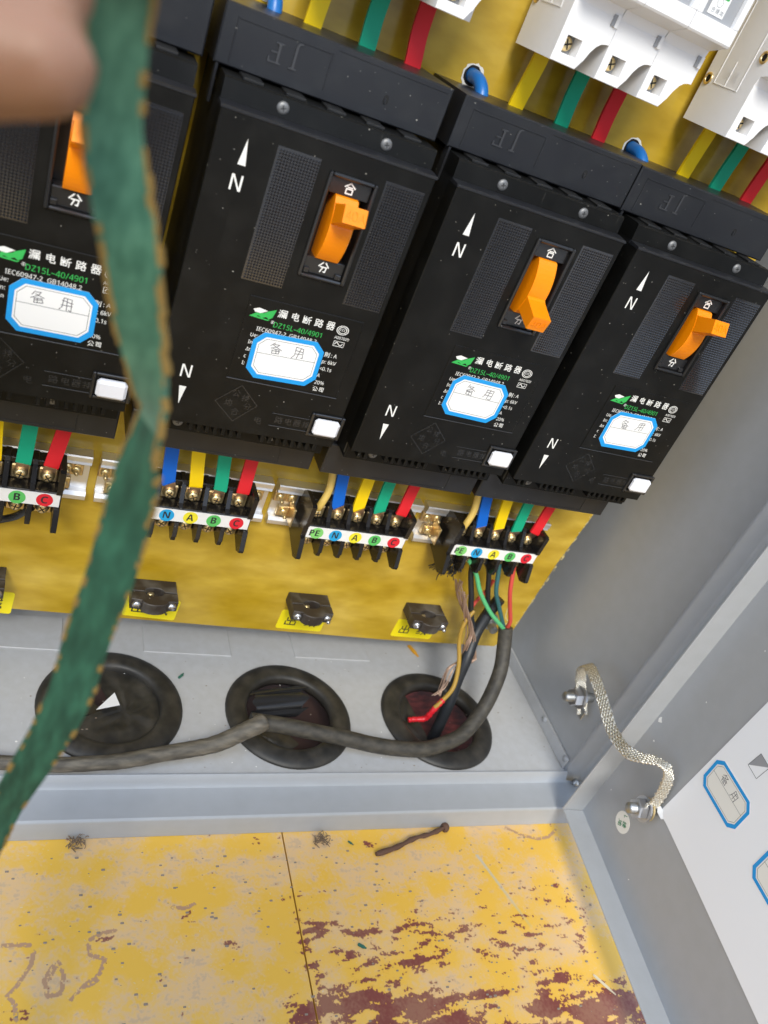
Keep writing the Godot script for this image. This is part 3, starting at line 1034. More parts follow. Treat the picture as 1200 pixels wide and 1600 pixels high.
	for p in arc:
		flatarc += p
	prism(st, poly(flatarc), v(45.3, 0, 0), Y, Z, 0.0, 11.9, 0.5)
	var rock := put("rocker", st, M.orange_plastic, b)
	var lever := MeshInstance3D.new()
	lever.name = "lever"
	st = begin()
	prism(st, poly([-5.8, 22, 5.8, 22, 4.4, 27, 4.1, 40.2, -3.9, 40.6, -4.4, 27]), v(45.5, 0, 0), Y, Z, 0.0, 11.6, 0.5)
	st.generate_normals()
	lever.mesh = st.commit()
	lever.material_override = M.orange_plastic
	rock.add_child(lever)
	lever.position = v(0, 89, -20) * U
	lever.rotation.x = deg_to_rad(-18.8)
	st = begin()
	letters(st, "40A", v(51.3, 0.1, 40.4), X, Y, 4.2, 0.0, 0, "Droid Sans", 0.3)
	put("embossed_lettering", st, M.orange_plastic, lever)
	# marks for the neutral pole
	for s in [[96.4, 104.4, 115.9], [0.3, -8.4, -19.0]]:
		st = begin()
		letters(st, "N", v(-0.2, s[0], 0), X, Y, 7.0, 0.08, 0)
		flat(st, poly([-1.8, s[1], 1.8, s[1], 0, s[2]]), Vector3.ZERO, X, Y, 0.08)
		put("neutral_mark", st, M.white_print, b)
	# name plate with its print
	st = begin()
	box(st, v(20.3, 2.0, -0.2), v(81.3, 47.6, 0.45), 0.25)
	var np := put("name_plate", st, M.black_face, b)
	st = begin()
	box(st, v(20.0, 1.2, 0.0), v(81.6, 1.9, 0.75), 0.2)
	put("plate_rim", st, M.raised_black, np)
	var pz := 0.45
	st = begin()
	var k := 0
	for g in ["lou", "dian", "duan", "lu", "qi"]:
		strokes(st, G[g], v(36.2 + k * 6.45, 44.2, pz), X, Y, 4.7, 0.42, 0.05)
		k += 1
	put("title_print", st, M.white_print, np)
	st = begin()
	letters(st, "DZ15L\u201340/4901", v(35.2, 35.4, pz), X, Y, 2.75, 0.05)
	put("type_print", st, M.green_print, np)
	st = begin()
	var right := [["bie", ": A", 25.8], ["", "p: 6kV", 21.6], ["", "<0.1s", 17.4], ["", "A", 13.2], ["", "20%", 9.0], ["gong", "", 5.2]]
	for r in right:
		var x0 := 66.2
		if r[0] != "":
			strokes(st, G[r[0]], v(66.4, r[2] + 1.5, pz), X, Y, 3.0, 0.3, 0.05)
			x0 = 70.0
			if r[0] == "gong":
				strokes(st, G.si, v(69.9, r[2] + 1.5, pz), X, Y, 3.0, 0.3, 0.05)
		if r[1] != "":
			letters(st, r[1], v(x0, r[2], pz), X, Y, 2.1, 0.05)
	letters(st, "IEC60947-2  GB14048.2", v(27.6, 31.4, pz), X, Y, 2.2, 0.05)
	k = 0
	for t in ["Ue:", "In:", "\u0394n", "c", "I:"]:
		letters(st, t, v(25.4, 27.6 - k * 4.0, pz), X, Y, 2.0, 0.05)
		k += 1
	letters(st, "A007020", v(68.3, 36.4, pz), X, Y, 1.5, 0.05)
	letters(st, "\u00ae", v(33.6, 36.4, pz), X, Y, 1.7, 0.05)
	strokes(st, G.wave, v(69.6, 35.2, pz), X, Y, 4.4, 0.4, 0.05)
	var fr := rounded(6.0, 3.0, 0.1, 1)
	var fi := rounded(5.5, 2.5, 0.1, 1)
	ring(st, fr, fi, v(71.8, 33.0, pz), X, Y, 0.05)
	for q in [3.05, 2.2]:
		ring(st, disc(q), disc(q - 0.38), v(71.4, 40.8, pz), X * 1.1, Y * 0.86, 0.05)
	letters(st, "ccc", v(71.4, 41.1, pz), X, Y, 1.6, 0.06, 0)
	put("small_print", st, M.white_print, np)
	st = begin()
	flat(st, poly([26.6, 38.2, 31.0, 41.4, 34.9, 43.2, 33.9, 38.6, 32.2, 37.4, 30.8, 38.4, 28.8, 37.4]), v(0, 0, pz), X, Y, 0.05)
	flat(st, poly([22.2, 37.2, 25.4, 39.6, 29.6, 40.2, 25.8, 37.8, 31.6, 37.2, 33.0, 37.4, 32.0, 36.6]), v(0, 0, pz), X, Y, 0.056)
	put("logo", st, M.green_print, np)
	st = begin()
	flat(st, poly([23.4, 41.2, 26.2, 42.4, 30.8, 41.6, 27.4, 39.7, 24.6, 39.9]), v(0, 0, pz), X, Y, 0.06)
	put("logo_highlight", st, M.white_print, np)
	# raised marks in the same black
	st = begin()
	strokes(st, "5000 9845 5295 0050 5000", v(17.9, -1.6, 0), X, Y, 23.0, 0.36, 0.2)
	strokes(st, G.gong, v(25.5, -4.2, 0), X, Y, 4.4, 0.3, 0.2)
	strokes(st, G.jie, v(30.8, -6.4, 0), X, Y, 4.4, 0.3, 0.2)
	strokes(st, G.di, v(22.4, -10.4, 0), X, Y, 4.4, 0.3, 0.2)
	strokes(st, G.fen, v(33.0, -11.2, 0), X, Y, 4.4, 0.3, 0.2)
	strokes(st, G.he, v(27.4, -15.4, 0), X, Y, 4.4, 0.3, 0.2)
	strokes(st, G.dian, v(40.6, -18.0, 0), X, Y, 4.8, 0.3, 0.2)
	put("raised_diamond", st, M.raised_black, b)
	st = begin()
	box(st, v(49.8, -22.4, 0), v(72.4, -21.9, 0.4), 0.1)
	box(st, v(49.8, -14.6, 0), v(72.4, -14.2, 0.3), 0.1)
	for q in [["lu", 52.0], ["dian", 57.4], ["qi", 62.6], ["jie", 67.6]]:
		strokes(st, G[q[0]], v(q[1], -15.6, 0), X, Y, 4.6, 0.34, 0.22)
	put("raised_caption", st, M.raised_black, b)
	# test button in a raised black surround
	st = begin()
	box(st, v(71.6, -24.0, -1), v(73.2, -9.4, 1.4), 0.4)
	box(st, v(89.2, -24.0, -1), v(91.2, -9.4, 1.4), 0.4)
	box(st, v(73.2, -11.0, -1), v(89.2, -9.4, 1.4), 0.4)
	box(st, v(73.2, -24.0, -1), v(89.2, -22.4, 1.4), 0.4)
	put("button_surround", st, M.frame_black, b)
	st = begin()
	box(st, v(74.0, -21.6, 0), v(88.6, -11.8, 4.6), 1.5)
	put("test_button", st, M.white_button, b)
	return b

# ---------------------------------------------------------------- the white breakers above
func small_breakers() -> void:
	var labels := ["white three pole breaker at the top edge, only its lower corner showing", "white three pole breaker with three terminal pockets showing, at the top", "white three pole breaker in the upper corner, seen by its rivetted grey side"]
	var xs := [15.5, 132.5, 249.6]
	var proto: Node3D = null
	for i in 3:
		var t: Node3D
		if i == 0:
			proto = make_small_breaker()
			t = proto
		else:
			t = proto.duplicate()
			t.name = numbered("miniature_circuit_breaker")
			add_child(t)
		tag(t, labels[i], "circuit breaker", "white breakers above the row")
		t.position = v(xs[i], 188.8, 0) * U

func make_small_breaker() -> Node3D:
	var t := thing("miniature_circuit_breaker", "", "circuit breaker")
	var st: SurfaceTool
	for k in 3:
		st = begin()
		var x0 := 27.0 * k + 0.12
		var x1 := 27.0 * k + 26.88
		# rear part and nose, seen from the side
		prism(st, poly([0, -66, 0, -45.5, 26, -45.5, 26, -24.5, 31, -23.0, 34.2, -10.5, 35.2, -9.8, 42, -9.8, 42, -66]), v(x0, 0, 0), Y, Z, 0.0, x1 - x0, 0.25)
		prism(st, poly([42, -66, 42, -13.0, 110, -13.0, 110, -66]), v(x0, 0, 0), Y, Z, 0.0, x1 - x0, 0.25)
		box(st, v(x0, 42.1, -13), v(x0 + 3.2, 110, -9.8), 0.3)
		box(st, v(x1 - 3.2, 42.1, -13), v(x1, 110, -9.8), 0.3)
		# front slab of the terminal end: block with a pocket, and an arch beside it
		var px := x0
		prism(st, poly([px, 0, px + 14.6, 0, px + 17.0, 4.2, px + 17.0, 4.4, px, 4.4]), Vector3.ZERO, X, Y, -45.6, -24.0, 0.3)
		prism(st, poly([px, 4.4, px + 4.0, 4.4, px + 4.0, 12.2, px, 12.2]), Vector3.ZERO, X, Y, -45.6, -24.0, 0.0)
		prism(st, poly([px + 12.6, 4.4, px + 17.0, 4.4, px + 18.7, 9.0, px + 20.6, 12.2, px + 12.6, 12.2]), Vector3.ZERO, X, Y, -45.6, -24.0, 0.0)
		prism(st, poly([px, 12.2, px + 20.6, 12.2, px + 22.6, 14.0, px + 25.0, 14.8, x1, 14.9, x1, 26.2, px, 26.2]), Vector3.ZERO, X, Y, -45.6, -24.0, 0.0)
		var pole := put("pole", st, M.white_plastic, t)
		st = begin()
		box(st, v(px + 4.0, 4.4, -34), v(px + 12.6, 12.2, -32), 0.0)
		put("terminal_pocket", st, M.grey_recess, pole)
		st = begin()
		screw(st, v(px + 8.6, 8.4, -32), Z, 3.3, 2.4)
		var sc := put("terminal_screw", st, M.brass, pole)
		st = begin()
		cross_slot(st, v(px + 8.6, 8.4, -29.55), Z, 2.4, 0.5)
		put("slot", st, M.dark_hole, sc)
		st = begin()
		box(st, v(x1 - 4.2, 22.6, -24.4), v(x1 - 2.4, 27.6, -23.0), 0.1)
		put("vent_slot", st, M.grey_recess, pole)
		st = begin()
		box(st, v(x1 - 2.4, 22.4, -24.2), v(x1 - 0.6, 27.8, -22.6), 0.1)
		put("vent_rib", st, M.white_plastic, pole)
		st = begin()
		box(st, v(x0 + 3.3, 42.2, -13.0), v(x1 - 3.3, 109, -12.7), 0.0)
		var win := put("window", st, M.grey_recess, pole)
		st = begin()
		box(st, v(x0 + 7.0, 43.6, -12.7), v(x0 + 16.8, 80, -12.3), 0.1)
		var lab := put("rating_label", st, M.label_white, win)
		lab.set_meta("label", "white rating label with small green and grey print")
		st = begin()
		flat(st, rounded(4.4, 3.0, 0.4), v(x0 + 13.6, 52.4, -12.3), X, Y, 0.05)
		put("green_print", st, M.green_print, win)
		st = begin()
		for q in 3:
			strokes(st, G[["he", "jie", "di"][q]], v(x0 + 8.4 + q * 2.6, 46.8, -12.3), X, Y, 2.3, 0.26, 0.05)
		ring(st, disc(1.9, 18), disc(1.6, 18), v(x0 + 11.6, 49.0, -12.3), X, Y, 0.05)
		letters(st, "CCC", v(x0 + 11.6, 49.0, -12.3), X, Y, 1.0, 0.06, 0)
		put("small_print", st, M.print_grey, win)
	# left flank: eyelet rivets and a raised outline
	for p in [v(0.12, 22.4, -62.0), v(0.12, 39.6, -27.4)]:
		st = begin()
		lathe(st, p, -X, [Vector2(3.3, 0), Vector2(3.2, 0.6), Vector2(2.4, 0.8), Vector2(1.9, 0.3), Vector2(1.9, 0.1)], 20)
		put("rivet", st, M.brass, t)
		st = begin()
		lathe(st, p, -X, [Vector2(1.9, 0.12), Vector2(0, 0.12)], 16)
		put("rivet_hole", st, M.dark_hole, t)
	st = begin()
	for e in [[21.0, 21.5, -56.0, -34.4], [21.5, 95.0, -56.0, -55.5], [21.5, 95.0, -34.9, -34.4], [21.5, 34.0, -46.0, -45.6]]:
		box(st, v(-0.16, e[0], e[2]), v(0.2, e[1], e[3]), 0.05)
	strokes(st, G.lu, v(-0.05, 30.0, -50.0), Z, Y, 5.0, 0.35, 0.1)
	strokes(st, G.qi, v(-0.05, 30.0, -43.0), Z, Y, 5.0, 0.35, 0.1)
	put("raised_outline", st, M.white_plastic, t)
	return t

# ---------------------------------------------------------------- terminal blocks on their rails
func terminals() -> void:
	var who := ["terminal block behind the green strap, only its B and C poles showing", "terminal block just right of the green strap", "terminal block with five empty lower screws, left of the wired block", "terminal block with wires on its lower screws, beside the board edge"]
	var xs := [-112.4, 4.6, 120.2, 235.6]
	var proto: Node3D = null
	var rail: Node3D = null
	for i in 4:
		var r: Node3D
		var t: Node3D
		if i == 0:
			rail = make_rail()
			proto = make_block()
			r = rail
			t = proto
		else:
			r = rail.duplicate()
			r.name = numbered("mounting_rail")
			add_child(r)
			t = proto.duplicate()
			t.name = numbered("terminal_block")
			add_child(t)
		r.position = v(xs[i], -122.5, BOARD_Z) * U
		t.position = v(xs[i], -122.5, BOARD_Z) * U
		tag(t, "black " + who[i], "terminal block", "terminal blocks under the breakers")
		tag(r, "aluminium rail under the " + who[i].replace(", only its B and C poles showing", "").replace("terminal block with", "block with"), "rail", "rails of the terminal blocks")

func make_rail() -> Node3D:
	var t := thing("mounting_rail", "", "rail")
	var st := begin()
	prism(st, poly([19.5, 0.1, 19.5, 8.5, 18.7, 9.2, 15.6, 9.2, 15.2, 8.0, 13.2, 8.6, 12.4, 7.6, 12.4, 2.2, -8.6, 2.2, -8.6, 6.6, -11.0, 8.2, -13.8, 8.2, -14.6, 7.4, -14.6, 0.1]), v(-26.8, 0, 0), Y, Z, 0.0, 111.6)
	put("profile", st, M.aluminium, t)
	for p in [[-23.2, 8.4, 5.0], [-14.6, 8.6, 4.0], [-17.6, -3.6, 5.2], [71.4, 8.8, 4.0], [76.8, 6.6, 3.0], [70.4, -3.8, 5.0]]:
		st = begin()
		box(st, v(p[0] - 4.2, p[1] - 4.4, 2.2), v(p[0] + 4.2, p[1] + 4.0, 3.4 + p[2] * 0.5), 0.5)
		put("clamp_plate", st, M.yellow_zinc, t)
		st = begin()
		screw(st, v(p[0], p[1], 3.4 + p[2] * 0.5), Z, 3.0, 2.6)
		lathe(st, v(p[0], p[1], 5.8 + p[2] * 0.5), Z, [Vector2(1.3, 0), Vector2(1.3, p[2]), Vector2(0, p[2] + 0.5)], 12)
		put("screw", st, M.brass, t)
	st = begin()
	box(st, v(-13.6, -9.0, 3.0), v(-12.2, 6.0, 17.0), 0.4)
	put("end_stop", st, M.yellow_zinc, t)
	return t

func make_block() -> Node3D:
	var t := thing("terminal_block", "", "terminal block")
	var p := 15.05
	var st := begin()
	box(st, v(-7.2, -19.5, 3.0), v(4 * p + 7.2, 18.6, 17.5), 0.5)
	box(st, v(-7.2, -5.6, 14.5), v(4 * p + 7.2, 5.2, 30.4), 0.5)
	box(st, v(-7.2, 16.0, 10.0), v(4 * p + 7.2, 19.6, 20.0), 0.5)
	put("base", st, M.black_terminal, t)
	var edge := poly([17, 6, 20.6, 11, 20.8, 21.0, 19.0, 23.0, 8.0, 28.0, 5.6, 31.2, 4.6, 30.2, -5.0, 30.2, -5.4, 31.6, -15.0, 34.0, -15.6, 32.6, -18.6, 32.8, -20.4, 28.0, -19.4, 26.6, -17.6, 6])
	var outer := poly([17, 5, 22.0, 14, 22.6, 31.0, 21.4, 33.0, 5.0, 32.2, 4.6, 30.2, -5.0, 30.2, -5.4, 32.6, -18.6, 37.0, -20.4, 36.6, -23.4, 30.2, -16.0, 5])
	for i in 6:
		st = begin()
		var x := -p / 2 + i * p
		var big: bool = i == 0 or i == 5
		prism(st, outer if big else edge, v(x - (1.7 if big else 1.5), 0, 0), Y, Z, 0.0, 3.4 if big else 3.0, 0.3)
		put("barrier", st, M.black_terminal, t)
	for i in 5:
		for s in [10.2, -13.4]:
			st = begin()
			box(st, v(i * p - 5.6, s - 5.0, 17.4), v(i * p + 5.6, s + 4.6, 20.0), 0.8)
			put("clamp_plate", st, M.yellow_zinc, t)
			st = begin()
			lathe(st, v(i * p, s, 20.0), Z, [Vector2(4.3, 0), Vector2(4.1, 0.8), Vector2(3.6, 1.0)], 20)
			screw(st, v(i * p, s, 20.9), Z, 3.6, 3.0)
			var sc := put("terminal_screw", st, M.brass, t)
			st = begin()
			cross_slot(st, v(i * p, s, 23.95), Z, 2.3, 0.3 + i * 0.9)
			put("slot", st, M.dark_hole, sc)
	st = begin()
	box(st, v(-5.8, -4.7, 30.4), v(4 * p + 8.4, 4.4, 31.1), 0.1)
	var strip_ := put("label_strip", st, M.label_white, t)
	var cols := [Color(0.22, 0.62, 0.16), Color(0.01, 0.36, 0.72), Color(0.86, 0.76, 0.03), Color(0.10, 0.52, 0.12), Color(0.72, 0.012, 0.03)]
	var names := ["PE", "N", "A", "B", "C"]
	for i in 5:
		st = begin()
		var dm: StandardMaterial3D = M.get("dot_" + names[i])
		if dm == null:
			dm = mat("dot_" + names[i], cols[i], 0.5)
		flat(st, disc(4.7, 28), v(i * p - (0.0 if i else -1.2), -0.4 - (i % 2) * 0.2, 31.1), X, Y, 0.05)
		put("colour_dot", st, dm, strip_)
		st = begin()
		letters(st, names[i], v(i * p - (0.2 if i else 0.6), -0.4, 31.1), X, Y, 5.0, 0.1, 0, "Droid Sans", 0.0, 700)
		put("letter", st, M.black_print, strip_)
	return t

# ---------------------------------------------------------------- flat insulated conductors
func bar(called: String, label: String, cat: String, group: String, m: Material, path: Array, w: float, tip := []) -> void:
	var t := thing(called, label, cat, Vector3.ZERO, group)
	var st := begin()
	strip(st, curve(path, 6), [X], [w], 1.9)
	put("sleeve", st, m, t)
	if tip.size():
		st = begin()
		strip(st, curve(tip, 4), [X], [w * 0.86], 1.3)
		put("bare_end", st, M.tinned_copper, t)

func upper_strips() -> void:
	var where := ["above the largest breaker", "above the breaker with the lowered lever", "above the breaker by the side wall"]
	var xs := [[29.4, 27.9, 56.2, 56.3, 79.2, 81.4], [146.6, 143.9, 173.5, 174.0, 199.4, 199.8], [267.2, 264.9, 294.0, 291.3, 320.5, 318.0]]
	var cs := ["yellow", "green", "red"]
	for i in 3:
		for k in 3:
			var xa: float = xs[i][k * 2]
			var xb: float = xs[i][k * 2 + 1]
			bar("insulated_busbar", cs[k] + " flat conductor below a white breaker, " + where[i], "busbar", cs[k] + " conductors", M["sleeve_" + cs[k]],
				[v(xa, 200, -60), v(xa, 188, -60), v(xa * 0.6 + xb * 0.4 + rng.randf_range(-0.4, 0.4), 175, -60.6), v(xb, 162, -60), v(xb, 150, -60)], 8.6)
	var spots := [v(6.5, 168.0, 0), v(120.3, 165.8, 0), v(232.4, 162.8, 0)]
	for i in 3:
		var s: Vector3 = spots[i]
		var t := thing("blue_wire", "blue wire from a hole in the board, " + where[i], "wire", Vector3.ZERO, "blue neutral wires")
		var st := begin()
		tube(st, curve([v(s.x - 1, s.y + 1.5, -80), v(s.x - 0.6, s.y + 1.2, -72), v(s.x + 0.6, s.y + 0.5, -65), v(s.x + 1.8, s.y - 3.5, -59.5), v(s.x + 2.2, s.y - 9.5, -57), v(s.x + 2.2, s.y - 16, -56)], 6), 3.6, 14)
		put("insulation", st, M.wire_blue, t)
		st = begin()
		var a := PackedVector2Array()
		var b := PackedVector2Array()
		for k in 26:
			var g := TAU * k / 26
			a.append(Vector2(cos(g), sin(g)) * (6.0 + rng.randf_range(-0.3, 0.8)))
			b.append(Vector2(cos(g), sin(g)) * (5.1 + rng.randf_range(-0.2, 0.2)))
		ring(st, a, b, v(s.x - 0.5, s.y + 1.0, BOARD_Z), X, Y, 0.25)
		put("chipped_rim", st, M.label_cream, t)
		st = begin()
		flat(st, b, v(s.x - 0.5, s.y + 1.0, BOARD_Z), X, Y, 0.06)
		put("drilled_hole", st, M.dark_hole, t)

func lower_strips() -> void:
	var where := ["under the breaker behind the green strap", "under the largest breaker", "under the breaker with the lowered lever", "under the breaker by the side wall"]
	# breaker, colour, x at the cover, x above the screw, x of the screw
	var rows := [[0, "green", -65.3, -66.4, -67.0], [0, "red", -46.2, -50.9, -52.3], [0, "yellow", -84.5, -82.5, -82.3],
		[1, "blue", 14.4, 16.6, 19.6], [1, "yellow", 30.2, 34.0, 34.8], [1, "green", 47.4, 50.0, 49.8], [1, "red", 66.0, 65.2, 64.9],
		[2, "blue", 128.8, 131.6, 135.3], [2, "yellow", 149.4, 147.6, 150.3], [2, "green", 165.6, 163.7, 165.4], [2, "red", 185.4, 181.6, 180.4],
		[3, "blue", 243.6, 248.0, 250.6], [3, "yellow", 262.8, 263.9, 265.7], [3, "green", 282.6, 280.3, 280.8], [3, "red", 304.2, 297.9, 295.8]]
	for r in rows:
		var c: String = r[1]
		bar("insulated_busbar", c + " flat conductor to a terminal, " + where[r[0]], "busbar", c + " conductors", M["sleeve_" + c],
			[v(r[2], -55, -56), v(r[2], -70, -55.6), v(lerpf(r[2], r[3], 0.4), -84, -54.4), v(r[3], -101, -50.6), v(lerpf(r[3], r[4], 0.4), -104.2, -50.4)], 8.4,
			[v(lerpf(r[3], r[4], 0.3), -103, -50.4), v(lerpf(r[3], r[4], 0.8), -108, -51.6), v(r[4], -112, -53.0)])
	for i in 2:
		var x0: float = [120.4, 235.6][i]
		var t := thing("earth_wire", "cream yellow wire bent to the PE screw, " + where[i + 2], "wire", Vector3.ZERO, "earth wires")
		var st := begin()
		tube(st, curve([v(x0 - 3, -58, -60), v(x0 + 0.4, -74, -57), v(x0 + 2.6, -86, -55), v(x0 + 2.2, -95, -52), v(x0 - 0.6, -105, -50), v(x0 - 0.4, -110.5, -53)], 6), 2.6, 12)
		put("insulation", st, M.wire_cream, t)

# ---------------------------------------------------------------- cable clamps and yellow tags
func clamps() -> void:
	var who := ["at the edge beyond the strap", "nearest the green strap", "in the middle, with dusty top", "beside the copper braid"]
	var xs := [-82.0, 30.4, 149.0, 251.5]
	var ty := [-237.0, -232.6, -234.6, -235.0]
	for i in 4:
		var t := thing("cable_clamp", "black two part cable clamp on the yellow board, " + who[i], "cable clamp", v(xs[i], -205.0, BOARD_Z), "cable clamps")
		var m: Material = M.brown_bakelite
		# halves as seen from above, pushed down along -y
		var back := [-16.0, 0.2, 16.0, 0.2, 16.0, 12.6, 7.4, 12.6]
		var front := [-16.2, 13.4, -7.4, 13.4]
		for k in 9:
			var g := PI * k / 8.0
			front.append_array([-7.0 * cos(g), 13.4 + 3.6 * sin(g)])
		front.append_array([7.4, 13.4, 16.2, 13.4, 16.2, 21.5, 9.6, 22.2])
		for k in 9:
			var g := PI * k / 8.0
			front.append_array([9.0 * cos(g), 22.2 + 4.8 * sin(g)])
		front.append_array([-9.6, 22.2, -16.2, 21.5])
		for k in 9:
			var g := PI * k / 8.0
			back.append_array([7.0 * cos(g), 12.6 - 3.8 * sin(g)])
		back.append_array([-7.4, 12.6, -16.0, 12.6])
		var st := begin()
		prism(st, swap(back), v(0, -9.0, 0), Z, X, 0.0, 9.0, 0.4)
		put("rear_half", st, m, t)
		st = begin()
		prism(st, swap(front), v(0, -9.0, 0), Z, X, 0.0, 9.0, 0.4)
		put("front_half", st, m, t)
		for s in [-12.0, 12.0]:
			st = begin()
			lathe(st, v(s, -4.6, 21.6), Z, [Vector2(3.3, 0), Vector2(3.3, 0.9), Vector2(2.6, 2.2), Vector2(0, 2.7)], 18)
			if i != 1:
				lathe(st, v(s, -4.6, 23.9), Z, [Vector2(1.5, 0), Vector2(1.5, 2.0 + s * 0.08), Vector2(0, 2.6 + s * 0.08)], 12)
			put("screw", st, M.steel, t)
		st = begin()
		screw(st, v(-1.5, -6.5, 8.6), Y, 2.6, 2.0)
		put("screw", st, M.brass, t)
		var g2 := thing("yellow_tag", "yellow sticker lettered in black under the cable clamp " + who[i], "sticker", v(xs[i] + 4.0, ty[i], BOARD_Z), "yellow outlet stickers")
		g2.rotation.z = deg_to_rad([-3.0, -3.4, -1.6, -1.5][i])
		st = begin()
		prism(st, rounded(39, 20, 2.0), Vector3.ZERO, X, Y, 0.02, 0.25)
		put("film", st, M.tag_yellow, g2)
		st = begin()
		strokes(st, G.chu, v(-14.0, 4.0, 0.25), X, Y, 10.0, 1.0, 0.05)
		strokes(st, G.xian, v(3.0, 4.0, 0.25), X, Y, 10.0, 1.0, 0.05)
		put("lettering", st, M.black_print, g2)

# (x, z) pairs as seen from above, ordered for a prism whose axes are Z, X
func swap(a: Array) -> PackedVector2Array:
	var r := PackedVector2Array()
	for i in range(0, a.size(), 2):
		r.append(Vector2(a[i + 1], a[i]))
	return r

# ---------------------------------------------------------------- rubber grommets in the bottom plate
func grommets() -> void:
	var who := ["rubber grommet with a torn membrane and a white scrap, partly behind the strap", "rubber grommet with a rolled rubber flap, cables lying across it", "rubber grommet open over red boards, two cables passing it"]
	var cs := [v(13, FLOOR_Y, -20), v(145, FLOOR_Y, -15), v(275.5, FLOOR_Y, -13)]
	for i in 3:
		var t := thing("cable_grommet", "black " + who[i], "grommet", cs[i], "grommets in the bottom plate")
		var st := begin()
		lathe(st, Vector3.ZERO, Y, [Vector2(34, -3.4), Vector2(39.2, -3.2), Vector2(39.2, 0.05), Vector2(49.4, 0.05), Vector2(50.2, 0.9), Vector2(49.6, 2.2), Vector2(47.2, 3.6), Vector2(44.0, 4.6), Vector2(38.0, 4.9), Vector2(35.2, 4.2), Vector2(34.0, 2.6), Vector2(33.6, -0.5), Vector2(34, -3.4)], 56)
		put("ring", st, M.grommet_rubber, t)
		st = begin()
		if i == 0:
			# most of the membrane is there: a wedge is cut away on the left
			var p := PackedVector2Array([Vector2(0.5, 0.5)])
			for k in 41:
				var g := deg_to_rad(-152.0 + 262.0 * k / 40.0)
				p.append(Vector2(cos(g), sin(g)) * 34.2)
			membrane(st, p, -0.6)
			put("membrane", st, M.grommet_rubber, t)
			st = begin()
			prism(st, poly([-27, -6, -4, -2, -14, 12, -24, 11]), v(0, -6, 0), X, -Z, 0.0, 1.2)
			put("torn_flap", st, M.shiny_rubber, t)
		elif i == 1:
			var p := PackedVector2Array()
			for k in 13:
				var g := deg_to_rad(196.0 + 62.0 * k / 12.0)
				p.append(Vector2(cos(g), sin(g)) * 34.2)
			p.append(Vector2(3, -26))
			p.append(Vector2(-14, -4))
			membrane(st, p, -0.8)
			put("membrane", st, M.grommet_rubber, t)
			st = begin()
			# the flap curls up and over
			smooth_id += 1
			st.set_smooth_group(smooth_id)
			for k in 14:
				var rows := []
				for q in [k, k + 1]:
					var g: float = -0.3 + q * 0.24
					var w := 1.6 * sin(q * 1.7) + 1.1 * cos(q * 2.9)
					rows.append([v(-29 + w, 1.0 + (9.0 + w) * sin(g) * 0.8, 6.0 - 15.0 + (11.0 + w) * cos(g)), v(9.0 + 4.0 * sin(g) - w * 2.0, 1.5 + (9.5 - w) * sin(g), 2.0 - 15.0 + (13.0 + w) * cos(g))])
				quad(st, rows[0][0], rows[0][1], rows[1][1], rows[1][0])
				quad(st, rows[0][1] * 1.001, rows[0][0] * 1.001, rows[1][0] * 1.001, rows[1][1] * 1.001)
			st.set_smooth_group(-1)
			put("rolled_flap", st, M.shiny_rubber, t)
		else:
			var p := PackedVector2Array()
			for k in 17:
				var g := deg_to_rad(128.0 + 112.0 * k / 16.0)
				p.append(Vector2(cos(g), sin(g)) * 34.2)
			p.append(Vector2(-15, -14))
			membrane(st, p, -0.8)
			put("membrane", st, M.grommet_rubber, t)
	# red boards show under the openings
	var st := begin()
	box(st, v(206, GROUND_Y + 0.4, -75), v(350, GROUND_Y + 1.6, 34), 0.3)
	var sheet := put("red_board", st, M.red_board if M.has("red_board") else mat("red_board", Color(0.20, 0.035, 0.03), 0.6))
	M.red_board.albedo_texture = noise_tex(0.02, Color(0.45, 0.4, 0.4), Color(1, 1, 1), 512, 5, 81)
	triplanar(M.red_board, Vector3(6, 6, 14))
	tag(sheet, "dark red painted board under the cabinet, seen through the open grommet", "board")
	st = begin()
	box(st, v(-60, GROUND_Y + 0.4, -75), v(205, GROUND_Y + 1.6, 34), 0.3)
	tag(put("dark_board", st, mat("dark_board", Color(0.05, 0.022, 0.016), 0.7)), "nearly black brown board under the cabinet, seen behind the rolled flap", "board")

# a thin rubber sheet with that outline, buckled a little
func membrane(st: SurfaceTool, p: PackedVector2Array, y: float) -> void:
	var n := FastNoiseLite.new()
	n.seed = 17
	n.frequency = 0.045
	var c := Vector2.ZERO
	for q in p:
		c += q / p.size()
	smooth_id += 2
	for side in 2:
		st.set_smooth_group(smooth_id - side)
		for i in p.size():
			var a := p[i]
			var b := p[(i + 1) % p.size()]
			for k in 6:
				var f := func(e: Vector2, t: float) -> Vector3:
					var w := c.lerp(e, t)
					var lift := n.get_noise_2d(w.x, w.y) * 4.5 * (1.0 - t * t) + absf(n.get_noise_2d(w.x * 2.5 + 90.0, w.y * 0.8)) * 3.0 * (1.0 - t)
					return v(w.x, y + lift - 1.1 * side, -w.y)
				var t0 := k / 6.0
				var t1 := (k + 1) / 6.0
				if side == 0:
					quad(st, f.call(a, t0), f.call(a, t1), f.call(b, t1), f.call(b, t0))
				else:
					quad(st, f.call(b, t0), f.call(b, t1), f.call(a, t1), f.call(a, t0))
	st.set_smooth_group(-1)

# ---------------------------------------------------------------- cables and loose wires
# thickness along a worn cable: a rounded start, then slowly thinner with small swellings
func tapered(n: int, to: float) -> Array:
	var out := [0.7, 0.92]
	for i in range(2, n):
		out.append(lerpf(1.06, to, float(i) / n) + rng.randf_range(-0.035, 0.035))
	return out

func wire(called: String, label: String, m: Material, pts: Array, r: float, cat := "wire", group := "", taper := []) -> Node3D:
	var st := begin()
	tube(st, curve(pts, 7), r, 14, taper)
	var o := put(called, st, m)
	tag(o, label, cat, group)
	return o

